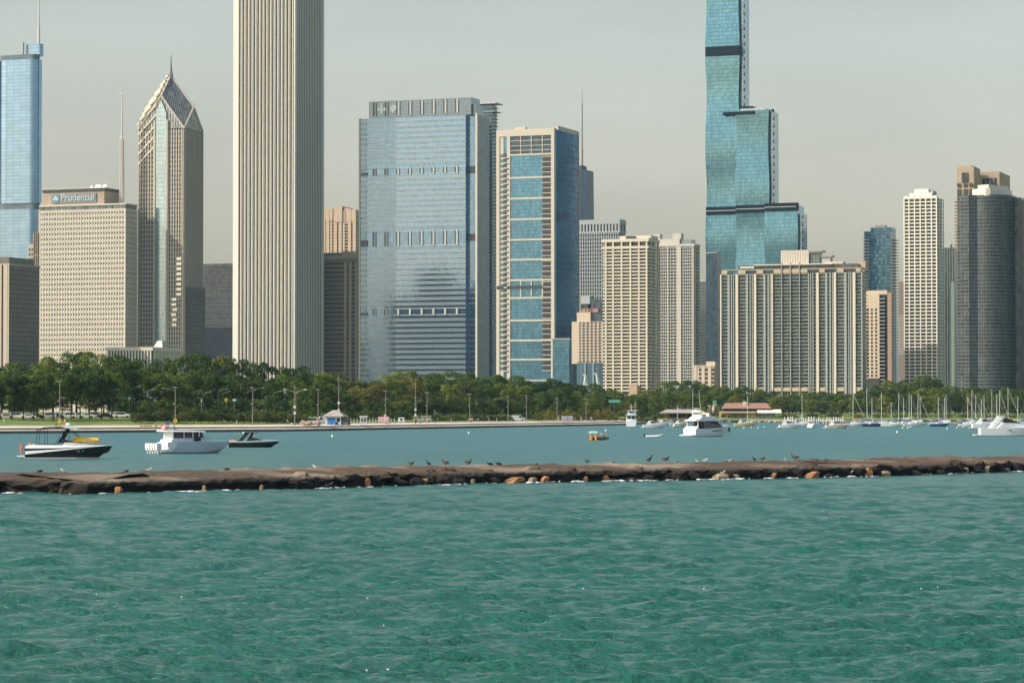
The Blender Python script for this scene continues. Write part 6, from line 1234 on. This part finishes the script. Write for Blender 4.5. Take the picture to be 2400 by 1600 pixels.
rep('piling', MB().tube((0,0,-.5),(0,0,3.0),.18,.18,6), WHITE, t, [(x+random.uniform(-.3,.3), random.choice([0,2.2,4]), random.uniform(-1.2,.2)) for x in lin(.5, w+8, 30)])
t = thing('pontoon', 'low pale pontoon running behind the moored sailboats to the right edge', 'dock', (sx(2000)*1190, 1190, 0)); part('deck', MB().box(0, 130, 0, 2.4, .3, .75), MC['pale_trim'], t); rep('piling', MB().tube((0,0,-.5),(0,0,2.4),.16,.16,6), mat('timber_pile', (.25,.2,.15), .9), t, [(x, 2.5, 0) for x in lin(2, 128, 22)])
mb = MB(); r = random.Random(2)
for i in range(260):
    px = r.uniform(1655, 1700) if i < 60 else r.uniform(1462, 2460); Y = shore_y(px)-r.uniform(.2, 3.5); a = r.uniform(.4, 1.1); mb.ball((sx(px)*Y, Y, r.uniform(-.1, .8 if i > 60 else 1.6)), (a, a*.8, a*.6), 6, 4)
o = part('riprap', mb, mat('pale_riprap', (.40,.35,.28), .9)); o['kind'] = 'stuff'
# --- blue kiosk with hipped roof
t = thing('kiosk', 'small blue painted kiosk with hipped shingle roof on the walkway', 'kiosk', on_walk(763, 5.0), R(-12)); s = shore_y(763)/FP; w = 44*s
part('wall', MB().box(0, w*.86, 0, 3.4, 0, 2.5), DECK, t); part('roof', MB().add([(-.9,-.8,2.5),(w*.95+.6,-.8,2.5),(w*.95+.6,4.2,2.5),(-.9,4.2,2.5),(w*.32,1.7,4.3),(w*.6,1.7,4.3)],[(0,1,5,4),(1,2,5),(2,3,4,5),(3,0,4),(3,2,1,0)]), GRR, t)
part('mural', MB().box(.5, w*.55, -.05, .02, .25, 2.1), mat('blue_mural', (.05,.20,.50), .7, var=.6, scale=2.5), t); part('window', MB().box(w*.62, w*.8, -.05, .02, .9, 2.0), DARKG, t); part('barrel', MB().tube((w*.6,-.5,0),(w*.6,-.5,1.0),.35,.35,10), mat('blue_barrel', (.03,.08,.35), .5), t)
part('side_counter', MB().box(w*.88, w*1.25, .3, 2.6, 0, 2.2), mat('kiosk_dark', (.12,.10,.09), .8), t)
t = thing('white_booth', 'small white windowed booth right of the blue kiosk', 'kiosk', on_walk(844, 6.5)); s = shore_y(844)/FP
part('wall', MB().box(0, 16*s, 0, 2.5, 0, 2.3), DECK, t); part('roof', MB().box(-.3, 16*s+.3, -.3, 2.8, 2.3, 2.55), WHITE, t)
for i in range(3): part('window', MB().box(.35+i*.62, .8+i*.62, -.05, .02, .8, 1.9), DARKG, t)
t = thing('fence', 'pale post fence between the blue kiosk and the pink stall', 'fence', on_walk(800, 3.0), R(58)); rep('post', MB().box(-.06,.06,-.06,.06,0,1.9), mat('fence_cream', (.58,.52,.38), .8), t, [(i*1.6, 0, 0) for i in range(18)]); part('rail', MB().box(0,27,-.04,.04,.5,.62).box(0,27,-.04,.04,1.4,1.5), MC['fence_cream'], t)
t = thing('pink_stall', 'pink boxy stall with banner standing on the walkway', 'stall', on_walk(886, 5.0)); s = shore_y(886)/FP; PKM = mat('stall_pink', (.75,.42,.42), .8, var=.2, scale=2)
part('box', MB().box(0, 26*s, 0, 1.6, .7, 2.3), PKM, t); part('side_panel', MB().box(20*s, 26*s, -.4, 1.6, 0, 2.0), PKM, t); part('leg', MB().box(.1,.25,0,.2,0,.7).box(3.0,3.15,0,.2,0,.7), DECK, t); part('top_box', MB().box(14*s, 19*s, .3, .9, 2.3, 3.0), SEAT, t)
t = thing('signboard', 'white framed information board on the lawn right of the pink stall', 'sign', on_walk(933, 8.0)); s = shore_y(933)/FP
part('board', MB().box(0, 15*s, 0, .12, .5, 1.8), DECK, t); part('dark_panel', MB().box(.6, 1.4, -.04, 0, .9, 1.5), DARKG, t); part('post', MB().box(.05,.2,.0,.15,0,.5).box(15*s-.2,15*s-.05,0,.15,0,.5), DECK, t)
t = thing('container', 'silvery grey container by the walkway under brownish shrubs', 'container', on_walk(1316, 7.0)); s = shore_y(1316)/FP
part('body', MB().loft([[(x,0,0),(x,0,1.9),(x,.4,2.1),(x,2.2,2.1),(x,2.5,1.9),(x,2.5,0)] for x in (0, 27*s)]), mat('grey_tarp', (.36,.36,.36), .8, var=.15, scale=1), t); part('strap', MB().box(27*s*.5,27*s*.5+.1,-.03,0,0,1.9), CANVAS, t)
t = thing('bench_railing', 'low greenish railing at the left end of the hedge', 'railing', on_walk(362, 7.0)); part('rail', MB().box(0,5.2,0,.08,.75,.9).box(0,5.2,0,.08,.35,.45), mat('railing_green', (.25,.30,.18), .8), t); rep('post', MB().box(-.05,.05,0,.1,0,.9), MC['railing_green'], t, [(x,0,0) for x in lin(.1,5.1,6)])
t = thing('rubble_heap', 'tan rubble and life ring post at the step near the left lawn edge', 'rubble', on_walk(322, 6.0)); mb = MB()
for i in range(14): mb.ball((r.uniform(0,7), r.uniform(0,2), r.uniform(.0,.3)), (r.uniform(.3,.8), .4, r.uniform(.2,.4)), 6, 4)
part('stones', mb, mat('tan_rubble', (.45,.31,.2), .9), t)
for px, tt in ((716,'left'),(735,'right')):
    t = thing('rubble_heap', '%s heap of tan stones between hedge and blue kiosk' % tt, 'rubble', on_walk(px, 8.0)); mb = MB()
    for i in range(12): mb.ball((r.uniform(-1.5,1.5), r.uniform(0,2), r.uniform(.1,.7)), (r.uniform(.4,.9), .5, r.uniform(.2,.5)), 6, 4)
    part('stones', mb, MC['tan_rubble'], t)
# ------------------------------------------------------------------ lamps, poles, signs
LP = mat('lamp_post_grey', (.23,.20,.17), .7)
lamps = [(140,893,'near the left lawn'),(411,907,'left of the hedge centre'),(592,908,'behind the hedge below the ribbed skyscraper'),(746,912,'just left of the blue kiosk'),(904,916,'over the pink stall'),(1001,919,'right of the tall pole with white boxes'),(1101,923,'in the middle of the central hedge'),(1191,927,'at the right end of the central hedge'),(1234,926,'where the ramp reaches the walkway'),(1306,933,'left above the silvery container'),(1374,935,'right of the silvery container')]
lm = MB().tube((0,0,0),(0,0,1),.012,.008,6)
for i, (px, pt, where) in enumerate(lamps):
    p = on_walk(px, 8.5); H = P(px, pt, p.y).z-p.z; t = thing('street_lamp', 'tall grey lamp post with flat crosspiece head, %s' % where, 'street lamp', p, 0, 'flat headed lamp posts on the walkway')
    part('post', MB().tube((0,0,0),(0,0,H-.1),.15,.09,7), LP, t); hd = part('lamp_head', MB().box(-.75,.15,-.16,.16,H-.16,H+.02).box(-.2,.6,-.1,.1,H-.12,H-.02), mat('lamp_head', (.42,.37,.30), .6), t)
    part('camera_box', MB().ball((-.25,-.1,H*.56),(.25,.2,.18)).tube((0,0,H*.54),(-.25,-.1,H*.56),.05), STEEL, t)
    if i in (0,1): part('life_ring', MB().loft([[(.5*math.cos(a)*(1 if j < 2 else .55), -.12-.06*(j%2), 1.25+.5*math.sin(a)*(1 if j < 2 else .55)) for j in (0,1,3,2)] for a in [2*PI*k/12 for k in range(13)]], caps=False), mat('life_ring', (.8,.5,.08), .6), t)
for i, (px, pt, pb, lab) in enumerate(((691,901,1,'wooden utility pole with small crossbars left of the kiosk'),(794,882,1,'thin tall pole with white lamps rising beside the kiosk roof'),(974,893,1,'tallest pole on the lawn, hung with white boxes and red base'))):
    p = on_walk(px, 7); H = P(px, pt, p.y).z-p.z; t = thing('utility_pole', lab, 'pole'); t.location = p
    part('post', MB().tube((0,0,0),(0,0,H),.17,.09,7), LP, t); part('crossbar', MB().tube((-.6,0,H*.95),(.6,0,H*.95),.06,n=5).tube((-.5,0,H*.9),(.5,0,H*.9),.05,n=5), LP, t)
    for q in ((.2,.33) if i == 2 else (.45,.3)): part('white_box', MB().box(-.35,.3,-.25,.1,H*q-.3,H*q+.35), DECK, t)
    if i == 2: part('red_wrap', MB().tube((0,0,0),(0,0,H*.14),.24,.22,8), cloth('red'), t)
ALM = mat('lamp_arm', (.30,.30,.28), .6)
for i, (px, py, dx) in enumerate(((267,912,14),(316,906,16),(349,913,15),(400,910,-22),(462,914,12),(484,918,14),(520,912,16),(528,917,14),(585,914,16),(604,908,18),(648,916,14),(856,925,10),(703,914,16))):
    Y = shore_y(px)+ 96; p = frame_at(px, py, Y); H = P(px, py, Y).z-p.z; k = Y/FP; t = thing('highway_lamp', 'curved arm road lamp glinting against the dark trees, %s from left' % ordi(i), 'street lamp', p, 0, 'road lamps behind the lawn')
    Y2 = 98-45; t.location = frame_at(px, py, shore_y(px)+52); p = t.location; H = P(px, py, p.y).z-p.z; k = p.y/FP
    part('post', MB().tube((-dx*k*.5,0,0),(-dx*k*.5,0,H-.8),.05,.04,6), DSTEEL, t); part('arm', MB().path([(-dx*k*.5,0,H-.8),(0,0,H-.25),(dx*k*.6,0,H)], .045), ALM, t); part('lamp_head', MB().ball((dx*k*.75,0,H+.02),(.4,.15,.1)), ALM, t)
px, py = 692, 940; p = frame_at(px, py, shore_y(px)+50); H = P(px, 921, p.y).z-p.z; t = thing('double_street_lamp', 'slim road lamp with two curved arms like a gull wing', 'street lamp', p); k = p.y/FP
part('post', MB().tube((0,0,0),(0,0,H),.10,.07,6), ALM, t)
for s_ in (-1,1): part('arm', MB().path([(0,0,H),(s_*8*k,0,H+6*k*.8),(s_*22*k,0,H+8*k)], .07), ALM, t); part('lamp_head', MB().ball((s_*24*k,0,H+8*k),(.5,.18,.13)), DECK, t)
def sign(px, py, wpx, hpx, m, label, shape='rect', cat='sign', off=50):
    p = frame_at(px, py, shore_y(px)+off); k = p.y/FP; H = P(px, py, p.y).z-p.z; t = thing('road_sign', label, cat, p); w_, h_ = wpx*k/2, hpx*k/2
    part('post', MB().tube((0,.06,0),(0,.06,H),.05,n=5), STEEL, t)
    pts = [(-w_,H-h_),(w_,H-h_),(w_,H+h_),(-w_,H+h_)] if shape == 'rect' else [(0,H-h_),(w_,H),(0,H+h_),(-w_,H)]
    xz('panel', pts, -.05, 0, m, t); return t, H, w_, h_
YS = mat('sign_yellow', (.85,.60,.08), .6); GS = mat('sign_green', (.10,.40,.28), .6)
t, H, w_, h_ = sign(530, 937, 9, 10, YS, 'yellow diamond warning sign against the dark trees', 'dia'); xz('arrow', [(-.09,H-.32),(.09,H-.32),(.09,H),(.22,H),(0,H+.28),(-.22,H),(-.09,H)], -.09, -.052, BLACK, t)
t, H, w_, h_ = sign(303, 933, 8, 8, mat('sign_grey', (.45,.48,.46), .6), 'pale diamond sign seen from behind on a mast arm', 'dia'); part('mast_arm', MB().box(-3.2,.0,-.02,.06,H-.06,H+.06).box(0,1.6,-.02,.06,H-.04,H+.04), STEEL, t)
t, H, w_, h_ = sign(549, 937, 8.5, 4.5, mat('sign_pale_green', (.50,.62,.50), .6), 'small pale green street name plate beside the yellow diamond'); 
text('0.0' if False else 'OVO', h_*1.7, .01, BLACK, t, (-w_*.85, -.06, H-h_*.6)) if False else None
sign(472, 938, 2.2, 9, MC['sign_pale_green'], 'thin upright pale green sign panel in the dark trees')
sign(1440, 940, 27, 7, GS, 'wide green highway sign half hidden by the trees', off=60)
sign(1675, 942, 9, 8, GS, 'small green highway sign panel above the harbour house', off=60); sign(1675, 948.5, 8.5, 3.5, YS, 'yellow strip sign under the green panel', off=59.5)
# ------------------------------------------------------------------ cars on the drive behind the lawn
TYRE = mat('tyre_rubber', (.02,.02,.02), .9)
def car_parts(kind):
    if kind == 'van': pr = [(0,.35),(0,1.9),(.15,2.05),(3.6,2.05),(4.4,1.25),(5.0,1.05),(5.1,.35)]; win = [(3.0,1.25),(3.0,1.85),(3.55,1.9),(4.15,1.25)]; L = 5.1
    elif kind == 'suv': pr = [(0,.35),(.05,1.0),(.35,1.65),(2.9,1.7),(3.6,1.1),(4.55,.98),(4.65,.35)]; win = [(.45,1.08),(.6,1.55),(2.8,1.6),(3.35,1.08)]; L = 4.65
    else: pr = [(0,.3),(.05,.85),(.7,.95),(1.25,1.38),(2.7,1.40),(3.4,.95),(4.4,.82),(4.5,.3)]; win = [(1.0,.95),(1.4,1.3),(2.65,1.32),(3.15,.95)]; L = 4.5
    body = MB().loft([[(x,y*(1 if z < 1.05 else .86),z) for x, z in pr] for y in (-.9,-.88,.88,.9)]); glass = MB().loft([[(x,y,z) for x, z in win] for y in (-.93 if kind == 'van' else -.915,.915)])
    return body, glass, L
CARC = {'white':(.78,.78,.76),'silver':(.45,.46,.47),'black':(.02,.02,.022),'red':(.35,.03,.02),'blue':(.05,.09,.20)}
CARM = {}
for kd in ('van','suv','sedan'):
    b_, g_, L = car_parts(kd); CARM[kd] = (b_, g_.mesh('window', DARKG), L)
WHL = MB().tube((0,-.11,0),(0,.11,0),.33,.33,12).mesh('wheel', TYRE); BODY = {}
def car(px, off, kind, col, label, rz=0):
    p = frame_at(px, 0, shore_y(px)+off); p.z += .02; b_, g_, L = CARM[kind]; t = thing('parked_car', label, 'van' if kind == 'van' else 'car', p, rz, 'cars along the drive behind the trees')
    if (kind, col) not in BODY: BODY[kind, col] = b_.mesh('body', mat('paint_'+col, CARC[col], .3))
    link('body', BODY[kind, col], t, (-L/2,0,0)); link('window', g_, t, (-L/2,0,0)) if kind != 'van' else link('windshield', g_, t, (-L/2,0,0))
    for x in (-L/2+.85, L/2-.85):
        for y in (-.84, .84): link('wheel', WHL, t, (x, y, .33))
lst = [(-12,'suv','white'),(14,'sedan','silver'),(42,'suv','white'),(66,'sedan','white'),(84,'sedan','black'),(113,'suv','silver'),(130,'sedan','blue'),(160,'suv','white'),(183,'sedan','silver'),(203,'sedan','white'),(226,'suv','silver'),(246,'sedan','black'),(275,'suv','white'),(286,'suv','white')]
for i, (px, kd, c) in enumerate(lst): car(px, 66 if i % 2 else 68.5, kd, c, '%s %s parked beyond the left lawn, %s from left' % (c, {'suv':'sport utility car','sedan':'sedan'}[kd], ordi(i)), R(random.choice([0,180])+4))
car(757, 30, 'van', 'white', 'white van behind the blue kiosk roof', R(200)); car(728, 32, 'suv', 'silver', 'silver car above the stone heaps left of the van', R(180)); car(1213, 40, 'van', 'white', 'pale van half hidden by trees at the ramp top', R(10))
for i, px in enumerate((985, 996, 1003, 1011, 1180)): car(px, 48, 'sedan', 'white' if i % 2 else 'silver', '%s sedan between the low hedges mid park, %s from left' % ('white' if i % 2 else 'silver', ordi(i)), 0)
# paved ramp down to the walkway
Y0 = shore_y(1240)
a = on_walk(1236, 30); b_ = on_walk(1286, 8)
mb = MB(); mb.add([(a.x-1, a.y, hz(a.x-1,a.y)+.08),(b_.x-1, b_.y, 1.6),(b_.x+3, b_.y+1, 1.6),(a.x+3, a.y+3, hz(a.x+3,a.y+3)+.08)],[(0,1,2,3)]); o = part('path', mb, CAPM); o['kind'] = 'structure'
# ------------------------------------------------------------------ haze
def haze():
    m = bpy.data.materials.new('haze_air'); m.use_nodes = True; n = m.node_tree.nodes; n.clear()
    v = n.new('ShaderNodeVolumePrincipled'); v.inputs['Color'].default_value = (.42,.66,.80,1); v.inputs['Density'].default_value = HAZE; v.inputs['Anisotropy'].default_value = 0
    oo = n.new('ShaderNodeOutputMaterial'); m.node_tree.links.new(v.outputs[0], oo.inputs['Volume'])
    o = part('haze', MB().box(-9500, 9500, -6500, 14500, -4, 460), m); o['kind'] = 'stuff'
HAZE = .000034
haze()
